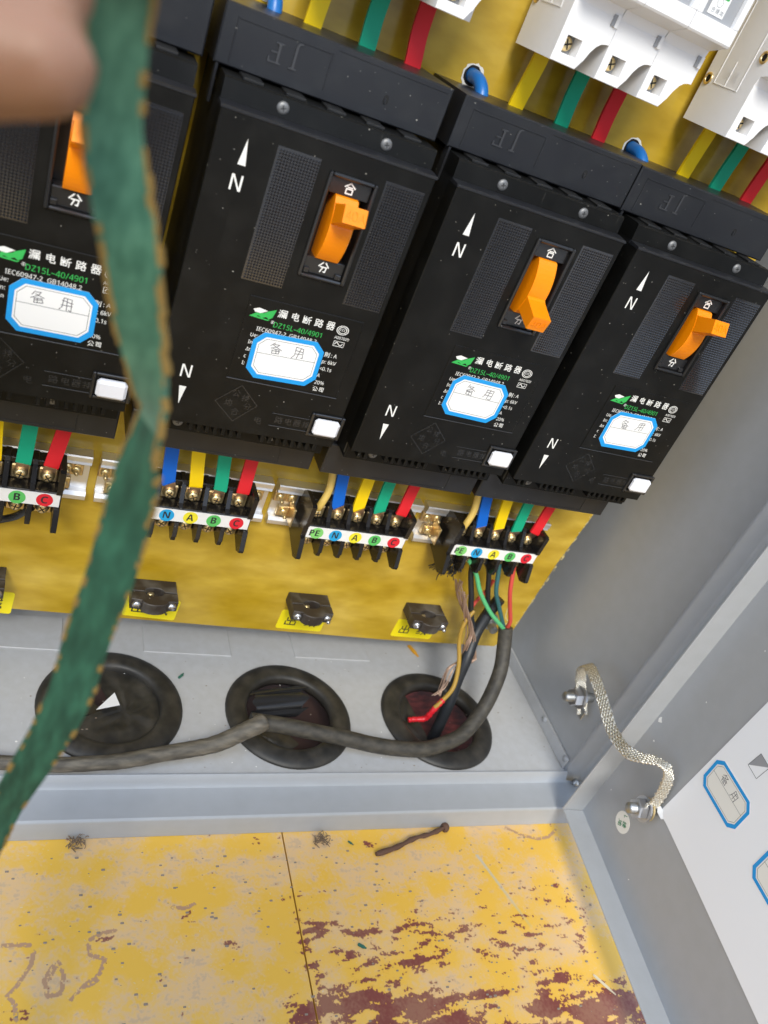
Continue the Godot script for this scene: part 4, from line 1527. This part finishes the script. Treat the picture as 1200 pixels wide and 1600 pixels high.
func cables() -> void:
	wire("rubber_cable", "thick grey black cable bending down from the terminal wires and across the grommets", M.cable_rubber, [v(318.5, -200, -46), v(320.5, -214, -38), v(319, -230, -25), v(309, -245, -9), v(298.5, -257, 2), v(283, -266.6, 13), v(264.3, -270.6, 19), v(245.6, -271.6, 23), v(223.4, -271.6, 22), v(202, -270.8, 19), v(180.5, -268, 15.6), v(159.2, -265.4, 13.2), v(133.9, -263, 9.4), v(112, -262.5, 6), v(106, -262.6, 5)], 6.1, "cable")
	wire("rubber_cable", "weathered pale black cable end lying along the sill towards the strap", M.pale_cable_rubber, [v(112.5, -250.5, 14), v(106.5, -253, 17), v(98, -257.6, 18.6), v(81, -266.6, 21.9), v(62, -269.8, 24.6), v(42.1, -271.4, 27.2), v(20, -272.8, 31.0), v(1.1, -273.6, 32.4), v(-33.3, -273.8, 33), v(-100, -272.3, 28)], 6.2, "cable", "", tapered(64, 0.72))
	wire("rubber_cable", "dark cable stub rising out of the open grommet to the terminal block", M.wire_dark, [v(304, -176, -54), v(299.5, -190, -52), v(292.5, -208, -45), v(286, -224, -32), v(283, -243, -25), v(281.5, -262, -18), v(279, -288, -11), v(276, -305, -6)], 5.0, "cable")
	wire("insulated_wire", "green wire between the N terminal and the thick cable", M.wire_green, [v(251, -135.0, -51.0), v(259, -142, -51), v(267, -150.5, -49.5), v(276.4, -165, -46.6), v(293.4, -182.7, -44.2), v(308, -194, -43.6), v(316, -200.5, -44.5)], 1.8)
	wire("insulated_wire", "teal wire between the B terminal and the thick cable", M.wire_teal, [v(281, -135.0, -51), v(284.5, -143, -50), v(289, -161, -45.5), v(299, -176, -45), v(306, -186, -44.5), v(315, -198, -45.5)], 1.8)
	wire("insulated_wire", "red wire between the C terminal and the thick cable", M.wire_red, [v(296, -135.0, -51), v(298.5, -143, -50.5), v(302, -160, -45.5), v(311, -178, -45), v(318.5, -192, -45), v(320, -201, -46)], 1.8)
	wire("insulated_wire", "dark wire hanging from the N terminal to the cable stub", M.wire_dark, [v(262, -137, -57), v(265.5, -153, -55), v(273, -172, -50.6), v(281, -191, -48.5), v(288, -203, -46)], 2.3)
	wire("insulated_wire", "dark wire hanging from the A terminal to the cable stub", M.wire_dark, [v(266, -135.0, -51.5), v(279, -147, -55), v(287.0, -166, -53), v(294, -183, -51), v(297, -194, -50)], 2.1)
	wire("insulated_wire", "thin dull red wire almost hidden behind the green wire", M.wire_red, [v(291, -160, -57), v(289.5, -170, -56.5), v(283, -184, -54), v(279, -197, -50)], 1.5)
	wire("insulated_wire", "ochre wire hanging loose over the open grommet, red tape on its end", M.wire_ochre, [v(281, -186, -47.6), v(274.6, -197, -42.6), v(275.8, -212, -38.5), v(278.9, -228, -28.5), v(277.2, -244, -18), v(267.4, -253, -10.4), v(262.4, -259, -8.5)], 1.8)
	wire("red_tape", "red insulating tape wrapped over the end of the loose ochre wire", M.red_tape, [v(268.6, -252, -11), v(262.2, -262, -8.0), v(260.5, -270.5, -8.2), v(258.0, -273.6, -8.6), v(250, -275.2, -9.4), v(245.5, -276.2, -9.4)], 2.1, "tape", "", [0.9, 1.2, 1.0, 1.25, 0.95, 1.1, 1.3, 1.0, 1.2, 0.9, 1.1, 1.35, 1.0, 1.2, 1.1, 1.0, 1.3, 1.1, 0.9, 1.2, 1.0, 1.3, 1.1, 1.0, 1.2, 0.9, 1.1, 1.0, 1.2, 1.0, 0.9, 1.1, 1.0, 1.15, 1.0, 0.8])
	# bare braid of fine copper threads, unravelled
	var st := begin()
	var spine := [v(257, -160, -52), v(262, -172, -51), v(270, -183, -47), v(279, -195, -43), v(286, -207, -40), v(291.5, -219, -38), v(297, -228.5, -35.5), v(290, -232, -35)]
	var spine2 := [v(264, -170, -50), v(270, -184, -45.5), v(282, -202, -41), v(283, -214, -37), v(284, -229, -34), v(274, -236, -29), v(272, -250, -24), v(268, -258, -21)]
	for n in 22:
		var pts := []
		var src: Array = spine if n < 13 else spine2
		var ph := rng.randf() * TAU
		var rad := rng.randf_range(0.8, 3.2)
		for i in src.size():
			var g := ph + i * 1.1
			var k: float = 1.0 + (0.7 if i == 0 or i == src.size() - 1 else 0.0)
			pts.append(src[i] + v(cos(g), sin(g) * 0.5, sin(g)) * rad * k + v(rng.randf_range(-0.6, 0.6), rng.randf_range(-0.8, 0.8), 0))
		tube(st, curve(pts, 4), 0.42, 5, [], false)
	stuff(tag(put("copper_threads", st, M.copper_braid), "unravelled bare copper braid hanging by the wired terminal block", "braid"))
	# dark scorched fibres by the PE terminal
	st = begin()
	for n in 150:
		var p := v(242 + rng.randf_range(-9, 9), -141 + rng.randf_range(-8, 6), -53 + rng.randf_range(-7, 6))
		var d := v(rng.randf_range(-6, 4), rng.randf_range(-9, -1), rng.randf_range(-3, 4))
		tube(st, [p, p + d * 0.5 + v(rng.randf_range(-2, 2), 0, 0), p + d], 0.45, 4, [], false)
	stuff(tag(put("frayed_fibres", st, M.black_body), "tuft of black frayed fibres under the wired terminal block", "fibres"))
	wire("insulated_wire", "short black wire curving off the C screw behind the strap", M.shiny_rubber, [v(-58, -137, -52), v(-62, -143, -54), v(-67, -150, -57), v(-76, -156, -60), v(-86, -158, -60)], 2.4)
	wire("wire_core", "bare copper core at the end of the short black wire behind the strap", M.copper_braid, [v(-84, -157.8, -60), v(-90, -158.4, -60), v(-98, -158, -60)], 1.6)

# ---------------------------------------------------------------- braided earth strap between wall and door
func stud(t: Node3D, o: Vector3, n: Vector3, reach: float, nut_at: float) -> void:
	var st := begin()
	lathe(st, o, n, [Vector2(4.0, 0), Vector2(4.0, reach - 0.8), Vector2(3.2, reach), Vector2(0, reach)], 18)
	put("stud", st, M.dull_steel, t)
	st = begin()
	lathe(st, o + n * (nut_at - 1.8), n, [Vector2(0, 0), Vector2(9.4, 0), Vector2(9.4, 1.5), Vector2(4, 1.5)], 24, false)
	put("washer", st, M.steel, t)
	st = begin()
	lathe(st, o + n * nut_at, n, [Vector2(7.8, 0), Vector2(7.8, 5.6), Vector2(6.9, 6.8), Vector2(4.0, 6.8)], 6, false, 0.3)
	put("nut", st, M.steel, t)

func ground_strap() -> void:
	var a := thing("threaded_stud", "steel stud with nut on the inner side wall, earth strap on it", "stud", Vector3.ZERO, "earthing studs")
	stud(a, v(381.4, -212.6, 16.6), -X, 28.0, 13.5)
	var b := thing("threaded_stud", "steel stud with nut on the door above the round sticker", "stud", Vector3.ZERO, "earthing studs")
	var base := door_frame_point(48.0, -208.5, 1.4)
	stud(b, base, DN, 23.0, 10.5)
	var t := thing("earth_strap", "woven tinned copper strap looping from the side wall to the door", "strap")
	var R0 := Vector3(0.895, 0.354, 0.271)
	var R1 := Vector3(-0.124, 0.782, -0.611)
	var path := [v(372.4, -222.5, 26), v(372.2, -213.6, 16), v(370.6, -207, 10.4), v(368.0, -200, 6.9), v(362.4, -188.3, 8.1), v(356.4, -176.8, 16), v(352.4, -173.2, 28), v(350.0, -174.0, 42), v(348, -176.8, 57.5), v(346.2, -180.6, 76), v(346, -178.8, 95), v(350, -173.2, 105.5), v(355, -167.4, 112.4), v(361.5, -168.5, 119), v(365, -178.9, 123.0), v(366.5, -194.9, 125.0), v(366.0, -203, 124.5)]
	var flatten := R0 * 0.8 + R1 * 0.6
	var edge := v(0.43, -0.51, -0.74) * 0.85 + R1 * 0.4
	var sd := [R0, R0, R0, R0, R0 * 0.95 + R1 * 0.1, R0 * 0.9 + R1 * 0.3, flatten, flatten, flatten, flatten, R0 * 0.5 + R1 * 0.9, edge, edge, R0 * 0.7 + edge * 0.6, R0, R0, R0]
	var p := curve(path, 9)
	var sides := []
	for i in sd.size() - 1:
		for k in 9:
			sides.append(sd[i].lerp(sd[i + 1], k / 9.0).normalized())
	sides.append(sd[-1])
	var st := begin()
	strip(st, p, sides, [7.6], 0.6)
	put("core", st, mat("braid_shade", Color(0.42, 0.40, 0.34), 0.45, 0.85), t)
	st = begin()
	for n in 16:
		var row := []
		for i in p.size():
			var q: Vector3 = p[mini(i + 1, p.size() - 1)] - p[maxi(i - 1, 0)]
			var d := q.normalized()
			var s: Vector3 = (sides[i] - d * sides[i].dot(d)).normalized()
			var nn := s.cross(d)
			var f := fposmod(n / 16.0 + i * 0.055 * (1.0 if n % 2 else -1.0), 1.0)
			var tri_ := absf(f * 2.0 - 1.0) * 2.0 - 1.0
			var top := 1.0 if f < 0.5 else -1.0
			row.append(p[i] + s * tri_ * 4.2 + nn * top * (0.5 + 0.2 * cos(f * TAU * 8.0)))
		tube(st, row, 0.62, 6, [], false)
	stuff(put("woven_strands", st, M.braid_metal, t))
	st = begin()
	box(st, v(370.4, -226, 21.0), v(372.0, -217, 29.0), 0.4)
	put("end_lug", st, M.dull_steel, t)
	st = begin()
	lathe(st, base + DN * 5.6, DN, [Vector2(0, 0), Vector2(8.4, 0), Vector2(8.4, 1.6), Vector2(4, 1.6)], 24, false)
	strip(st, [base + DN * 6.4, base + DN * 6.6 + v(0, 9, 2.0), v(366.4, -196, 125)], [R0], [9.0, 8.6, 7.6], 1.4)
	put("end_lug", st, M.brass, t)

# ---------------------------------------------------------------- paper on the door
func door_papers() -> void:
	var sheet := thing("wiring_sheet", "white paper wiring sheet glued to the inside of the door", "paper sheet")
	var st := begin()
	var o := door_frame_point(0, 0, 1.4)
	prism(st, poly([52.6, -202.5, 55, -204.2, 62, -203.6, 110, -205.0, 190, -208.2, 262, -210, 262, 90, 60.5, 90, 58.2, -81]), o, DX, Y, 0.05, 0.35)
	put("paper", st, M.paper, sheet)
	st = begin()
	strip(st, [door_frame_point(50.5, -200.5, 3.4), door_frame_point(53.5, -203.0, 2.2), door_frame_point(58, -205.0, 1.8)], [Y * 0.8 - DX * 0.4], [2.0, 5.0, 2.0], 0.25)
	put("curled_corner", st, M.paper, sheet)
	st = begin()
	flat(st, poly([77.0, -117.6, 88.6, -105.2, 78.4, -104.8]), o, DX, Y, 0.42)
	flat(st, poly([91.5, -108.0, 99.0, -103.5, 91.0, -102.0]), o, DX, Y, 0.42)
	put("printed_triangle", st, M.print_grey, sheet)
	st = begin()
	for e in [[77.0, -117.6, 87.3, -118.0], [87.3, -118.0, 88.6, -105.2], [77.0, -117.6, 78.4, -104.8], [88.6, -105.2, 78.4, -104.8]]:
		var A := Vector2(e[0], e[1])
		var B := Vector2(e[2], e[3])
		var s := Vector2(-(B - A).y, (B - A).x).normalized() * 0.16
		flat(st, PackedVector2Array([A - s, B - s, B + s, A + s]), o, DX, Y, 0.44)
	put("printed_square", st, M.label_line, sheet)
	for i in 2:
		var at := door_frame_point([79.5, 144.0][i], [-144.6, -146.0][i], 1.9)
		var l := paper_label(["blue bordered label on the white sheet, beside the grey triangle", "blue bordered label on the white sheet, cut by the picture edge"][i], Vector3.ZERO, Basis(DX, Y, DN) * Basis(Z, deg_to_rad(0.8)), 41.0, 26.0, "label_cream", "labels on the door sheet", i)
		l.position = at * U
	var r := thing("round_sticker", "small round white sticker with green writing beside the door stud", "sticker", door_frame_point(35.4, -243.0, 1.5))
	r.basis = Basis(DX, Y, DN) * Basis(Z, deg_to_rad(-52))
	st = begin()
	prism(st, disc(8.2, 32), Vector3.ZERO, X, Y, 0.0, 0.2)
	put("film", st, M.label_cream, r)
	st = begin()
	strokes(st, G.jie, v(-1.6, 4.9, 0.2), X, Y, 4.8, 0.55, 0.05)
	strokes(st, G.di, v(-1.6, -0.2, 0.2), X, Y, 4.8, 0.55, 0.05)
	strokes(st, "2000 2080|2080 5070", v(-6.4, 4.6, 0.2), X, Y, 4.4, 0.55, 0.05)
	put("green_writing", st, mat("sticker_green", Color(0.02, 0.2, 0.09), 0.6), r)

# ---------------------------------------------------------------- litter
func litter() -> void:
	var gy := GROUND_Y
	var a := v(gx(258), gy + 3.0, 70.5)
	var b := v(gx(196), gy + 2.6, 88.5)
	var twig := thing("rusty_pin", "rusty brown pin with a knobbed end lying on the yellow boards", "metal pin")
	var st := begin()
	tube(st, curve([a, a.lerp(b, 0.22) + v(0, 0.4, 0.9), a.lerp(b, 0.45) + v(0, 0.6, -0.4), a.lerp(b, 0.72) + v(0, 0.1, 0.8), b], 5), 1.7, 10, [1.1, 0.9, 1.0, 1.25, 0.95, 0.85, 1.05, 1.2, 0.9, 0.85, 1.1, 1.3, 1.0, 0.9, 1.15, 1.3, 1.1, 1.25, 1.35, 1.2, 0.9])
	put("shaft", st, M.rust, twig)
	st = begin()
	var pd := (a - b).normalized()
	lathe(st, a - pd * 1.0, pd, [Vector2(2.2, 0), Vector2(3.6, 0.8), Vector2(3.9, 2.6), Vector2(3.0, 4.4), Vector2(1.2, 4.8), Vector2(0, 4.0)], 12)
	put("knob", st, M.rust, twig)
	for i in 2:
		st = begin()
		var c := v(gx([157.0, -6.0][i]), gy, [75.0, 68.0][i])
		for n in 46:
			var d := v(rng.randf_range(-5, 5), rng.randf_range(0.4, 4.0), rng.randf_range(-4, 4))
			var e := v(rng.randf_range(-4, 4), rng.randf_range(-0.4, 2.0), rng.randf_range(-4, 4))
			tube(st, [c + d, c + d + e * 0.5 + v(0, 0.7, 0), c + d * 0.8 + e + v(0, 0.3, 0)], 0.3, 4, [], false)
		stuff(tag(put("lint_clump", st, M.lint), ["brown clump of lint by the board joint, in front of the sill", "faint brown lint clump at the sill, far from the joint"][i], "lint"))
	var bits := [
		["green_shred", "small green shred lying on the yellow boards near the red patches", "shred", M.leaf_green, v(gx(166), gy + 0.8, 149), v(gx(171), gy + 1.0, 152.5), 2.2],
		["green_shred", "tiny green shred beside the lint clump at the sill", "shred", M.leaf_green, v(gx(178), gy + 0.6, 76), v(gx(181), gy + 0.8, 79), 1.4],
		["straw_sliver", "pale straw sliver lying over the red patch near the door", "sliver", M.straw, v(gx(336), gy + 0.8, 188), v(gx(347), gy + 1.0, 203), 2.0],
		["green_shred", "dark green shred on the bottom plate between two grommets", "shred", M.leaf_green, v(62.6, FLOOR_Y + 0.7, -48), v(67.0, FLOOR_Y + 1.0, -53), 2.0],
		["orange_scrap", "orange scrap lying on the bottom plate below the board", "scrap", M.orange_scrap, v(276.5, FLOOR_Y + 0.8, -98), v(282, FLOOR_Y + 0.9, -84), 4.0],
		["white_scrap", "sharp white scrap standing in the torn grommet", "scrap", M.label_white, v(8.0, FLOOR_Y + 2.2, -26), v(16.5, FLOOR_Y + 1.4, -15), 7.0]]
	for q in bits:
		st = begin()
		var d: Vector3 = q[5] - q[4]
		var side := d.cross(Y).normalized()
		if q[0] == "white_scrap":
			prism(st, poly([-3, -1, 15, 2.0, 7.0, 12.0]), v(5.5, FLOOR_Y + 0.6, -19), Vector3(0.55, 0.12, -0.83), Vector3(0.72, 0.3, 0.62).normalized(), 0.0, 0.4)
		else:
			strip(st, curve([q[4], q[4] + d * 0.5 + v(0, 0.5, 0) + side * 0.4, q[5]], 4), [side], [q[6] * 0.5, q[6], q[6], q[6] * 0.9, q[6], q[6], q[6] * 0.6, q[6] * 0.4], 0.5)
		tag(put(q[0], st, q[3]), q[1], q[2])
	# crumbs too many to count
	st = begin()
	for n in 420:
		var c := v(rng.randf_range(-60, 370), gy, rng.randf_range(74, 230))
		var s := rng.randf_range(0.3, 1.2)
		if rng.randf() < 0.3:
			c = v(rng.randf_range(-50, 376), FLOOR_Y, rng.randf_range(-88, 34))
			s *= 0.6
		box(st, c + v(-s, 0.02, -s * 0.6), c + v(s, s * 0.5, s * 0.6), s * 0.3, Transform3D(Basis.IDENTITY, Vector3.ZERO).translated(Vector3.ZERO))
	stuff(tag(put("crumbs", st, mat("crumb", Color(0.26, 0.21, 0.16), 0.9)), "fine crumbs scattered on the yellow boards and the bottom plate", "crumbs"))

# ---------------------------------------------------------------- the hand and the strap it holds
func hand_and_strap() -> void:
	var pts := [v(-75.4, 187.0, 241), v(-73.0, 180.5, 237), v(-72.0, 174.6, 233), v(-70.8, 166, 230), v(-69.3, 156.4, 228), v(-66.1, 146.7, 227.5), v(-62.4, 136.4, 227.7), v(-58.6, 124.4, 227.4), v(-54.3, 111.5, 227.9), v(-52.3, 104.7, 228.5), v(-52.2, 96.7, 228.6), v(-52.1, 78.8, 227.6), v(-52.4, 59.4, 227.4), v(-54.0, 36.5, 226.1), v(-55.3, 12.2, 226.0), v(-60.7, -17.1, 224.3), v(-65.4, -41.3, 222.2), v(-69, -62, 222), v(-72, -90, 221), v(-70, -130, 220), v(-62, -180, 222), v(-52, -225, 226), v(-46, -262, 230), v(-44, -304, 240)]
	var ang := [50, 50, 50, 51, 52, 38, 8, -14, -40, -54, -46, -14, 0, 0, 2, 20, 40, 30, 10, -10, -20, -10, 0, 10]
	var R0 := Vector3(0.895, 0.354, 0.271)
	var fw := Vector3(0.428, -0.513, -0.744)
	var t := thing("woven_strap", "green woven strap with ochre edges hanging from the hand", "strap")
	var p := curve(pts, 6)
	var sides := []
	for i in ang.size() - 1:
		for k in 6:
			var g := deg_to_rad(lerpf(ang[i], ang[i + 1], k / 6.0))
			sides.append(R0 * cos(g) + fw * sin(g))
	sides.append(R0)
	var st := begin()
	strip(st, p.slice(0, 57), sides.slice(0, 57), [10.4], 1.0)
	put("webbing", st, M.strap_green, t)
	st = begin()
	strip(st, p.slice(56), sides.slice(56), [11.2], 1.0)
	put("webbing", st, M.strap_reverse, t)
	st = begin()
	for e in [-1.0, 1.0]:
		for i in range(1, p.size() - 1):
			if rng.randf() < 0.42:
				continue
			var d: Vector3 = (p[i + 1] - p[i - 1]).normalized()
			var s: Vector3 = (sides[i] - d * sides[i].dot(d)).normalized()
			var hw := (5.0 if i < 57 else 5.4) + rng.randf_range(-0.35, 0.25)
			strip(st, [p[i] + s * e * hw - d * rng.randf_range(0.6, 2.4), p[i] + s * e * hw + d * rng.randf_range(0.5, 2.2)], [s], [rng.randf_range(0.5, 1.3)], 1.4)
	stuff(put("edge_stitching", st, M.strap_ochre, t))
	var person := thing("person", "person in dark clothes crouching, bare hand pinching the green strap", "person", Vector3.ZERO)
	var h := Node3D.new()
	h.name = "hand_pose"
	h.transform = Transform3D(Basis(Vector3(0.895133, 0.354159, 0.270757), Vector3(-0.124416, 0.781682, -0.611142), Vector3(-0.428087, 0.513366, 0.743772)).orthonormalized(), v(-81.07, 167.6, 249.1) * U)
	var bones := []
	var chain := func(a: Array) -> void:
		for i in a.size() - 1:
			bones.append([a[i][0], a[i + 1][0], a[i][1], a[i + 1][1]])
	chain.call([[v(0.4, -0.8, 0), 7.1], [v(-12.7, 1.3, 1), 9.2], [v(-40, 7, 7), 10.4], [v(-66, 16, 14), 13.5]])
	chain.call([[v(0.0, 11.6, -2), 6.8], [v(-17, 18.5, -5), 7.8], [v(-40, 27, -9), 8.8], [v(-74, 40, 2), 11.0]])
	chain.call([[v(-20, 30, -17), 6.9], [v(-34, 24, -24), 8.0], [v(-52, 35, -22), 8.9], [v(-82, 46, -4), 11.0]])
	chain.call([[v(-34, 40, -24), 6.6], [v(-46, 33, -32), 7.6], [v(-62, 44, -28), 8.4], [v(-90, 52, -8), 10.6]])
	chain.call([[v(-50, 50, -26), 5.8], [v(-58, 44, -34), 6.6], [v(-72, 52, -30), 7.4], [v(-98, 58, -8), 9.8]])
	chain.call([[v(-74, 40, 2), 11.0], [v(-104, 40, 22), 15.0]])
	chain.call([[v(-82, 46, -4), 11.0], [v(-108, 46, 20), 15.0]])
	chain.call([[v(-90, 52, -8), 10.6], [v(-112, 52, 18), 15.0]])
	chain.call([[v(-98, 58, -8), 9.8], [v(-114, 58, 18), 14.0]])
	chain.call([[v(-66, 16, 14), 13.5], [v(-106, 42, 22), 16.0]])
	chain.call([[v(-106, 44, 21), 17.0], [v(-132, 56, 34), 19.5], [v(-190, 84, 66), 26.0]])
	var hand := put_mesh("hand", surface_nets(bones, 2.6, v(-206, -16, -48), v(12, 116, 98), 4.0), M.skin, person)
	hand.transform = h.transform
	h.free()
	bones.clear()
	# the rest of the person crouches behind the view
	chain.call([[v(-185, 330, 860), 110.0], [v(-190, 180, 890), 150.0], [v(-195, -40, 900), 160.0]])
	chain.call([[v(-290, 205, 205), 34.0], [v(-330, 150, 330), 42.0], [v(-430, 60, 600), 52.0], [v(-340, 300, 850), 70.0], [v(-185, 300, 870), 90.0]])
	chain.call([[v(-70, 130, 490), 34.0], [v(40, 20, 690), 50.0], [v(-20, 290, 850), 70.0], [v(-185, 300, 870), 90.0]])
	put_mesh("jacket", surface_nets(bones, 18.0, v(-540, -240, 150), v(180, 520, 1110), 40.0), mat("cuff_cloth", Color(0.025, 0.03, 0.045), 0.9), person)
	bones.clear()
	chain.call([[v(-260, -80, 900), 110.0], [v(-330, -10, 560), 80.0], [v(-340, -250, 640), 55.0]])
	chain.call([[v(-130, -80, 900), 110.0], [v(-30, -20, 640), 80.0], [v(-20, -250, 720), 55.0]])
	chain.call([[v(-340, -270, 640), 40.0], [v(-345, -272, 560), 36.0]])
	chain.call([[v(-20, -270, 720), 40.0], [v(-15, -272, 640), 36.0]])
	put_mesh("trousers", surface_nets(bones, 18.0, v(-480, -330, 480), v(120, 120, 1080), 30.0), mat("trouser_cloth", Color(0.03, 0.03, 0.034), 0.9), person)
	bones.clear()
	chain.call([[v(-180, 400, 840), 55.0], [v(-172, 470, 815), 58.0]])
	chain.call([[v(-170, 500, 800), 76.0], [v(-168, 560, 810), 84.0]])
	chain.call([[v(-166, 490, 716), 8.0], [v(-166, 512, 722), 10.0]])
	put_mesh("head", surface_nets(bones, 9.0, v(-300, 300, 680), v(-40, 690, 950), 20.0), M.skin, person)
	bones.clear()
	chain.call([[v(-168, 575, 822), 86.0], [v(-168, 530, 850), 78.0]])
	put_mesh("hair", surface_nets(bones, 9.0, v(-300, 400, 700), v(-40, 700, 980), 12.0), mat("black_hair", Color(0.012, 0.010, 0.009), 0.6), person)

# rounded capsules joined smoothly, meshed one vertex to each cell that the surface crosses
func surface_nets(bones: Array, cell: float, lo: Vector3, hi: Vector3, blend: float) -> ArrayMesh:
	var nx := int((hi.x - lo.x) / cell) + 1
	var ny := int((hi.y - lo.y) / cell) + 1
	var nz := int((hi.z - lo.z) / cell) + 1
	var field := PackedFloat32Array()
	field.resize(nx * ny * nz)
	field.fill(99.0)
	for b in bones:
		var A: Vector3 = b[0]
		var B: Vector3 = b[1]
		var rm: float = maxf(b[2], b[3]) + blend * 2.0
		var mn := (A.min(B) - Vector3.ONE * rm - lo) / cell
		var mx := (A.max(B) + Vector3.ONE * rm - lo) / cell
		var ab := B - A
		var l2 := ab.length_squared()
		for k in range(maxi(0, int(mn.z)), mini(nz, int(mx.z) + 2)):
			for j in range(maxi(0, int(mn.y)), mini(ny, int(mx.y) + 2)):
				for i in range(maxi(0, int(mn.x)), mini(nx, int(mx.x) + 2)):
					var q := lo + Vector3(i, j, k) * cell
					var t := clampf((q - A).dot(ab) / l2, 0.0, 1.0)
					var d := q.distance_to(A + ab * t) - lerpf(b[2], b[3], t)
					var at := (k * ny + j) * nx + i
					var o := field[at]
					var h := maxf(blend - absf(d - o), 0.0) / blend
					field[at] = minf(d, o) - h * h * blend * 0.25
	var ids := PackedInt32Array()
	ids.resize(nx * ny * nz)
	ids.fill(-1)
	var verts := PackedVector3Array()
	var norms := PackedVector3Array()
	var step := [1, nx, nx * ny]
	for k in nz - 1:
		for j in ny - 1:
			for i in nx - 1:
				var at := (k * ny + j) * nx + i
				var s := Vector3.ZERO
				var n := 0
				var c := []
				for q in 8:
					c.append(field[at + (q & 1) + (q >> 1 & 1) * nx + (q >> 2) * nx * ny])
				if (c.min() < 0.0) == (c.max() < 0.0):
					continue
				for q in 8:
					for bit in [1, 2, 4]:
						if q & bit:
							continue
						var f0: float = c[q]
						var f1: float = c[q | bit]
						if (f0 < 0.0) != (f1 < 0.0):
							var p0 := Vector3(q & 1, q >> 1 & 1, q >> 2)
							var p1 := Vector3((q | bit) & 1, (q | bit) >> 1 & 1, (q | bit) >> 2)
							s += p0.lerp(p1, f0 / (f0 - f1))
							n += 1
				ids[at] = verts.size()
				verts.append((lo + (Vector3(i, j, k) + s / n) * cell) * U)
				norms.append(Vector3(c[1] + c[3] + c[5] + c[7] - c[0] - c[2] - c[4] - c[6], c[2] + c[3] + c[6] + c[7] - c[0] - c[1] - c[4] - c[5], c[4] + c[5] + c[6] + c[7] - c[0] - c[1] - c[2] - c[3]).normalized())
	var index := PackedInt32Array()
	for k in range(1, nz - 1):
		for j in range(1, ny - 1):
			for i in range(1, nx - 1):
				var at := (k * ny + j) * nx + i
				for axis in 3:
					var f0 := field[at]
					var f1 := field[at + step[axis]]
					if (f0 < 0.0) == (f1 < 0.0):
						continue
					var e: int = step[(axis + 1) % 3]
					var f: int = step[(axis + 2) % 3]
					var q := [ids[at - e - f], ids[at - f], ids[at], ids[at - e]]
					if q.min() < 0:
						continue
					if f0 < 0.0:
						index.append_array([q[0], q[2], q[1], q[0], q[3], q[2]])
					else:
						index.append_array([q[0], q[1], q[2], q[0], q[2], q[3]])
	var arr := []
	arr.resize(Mesh.ARRAY_MAX)
	arr[Mesh.ARRAY_VERTEX] = verts
	arr[Mesh.ARRAY_NORMAL] = norms
	arr[Mesh.ARRAY_INDEX] = index
	var m := ArrayMesh.new()
	m.add_surface_from_arrays(Mesh.PRIMITIVE_TRIANGLES, arr)
	return m
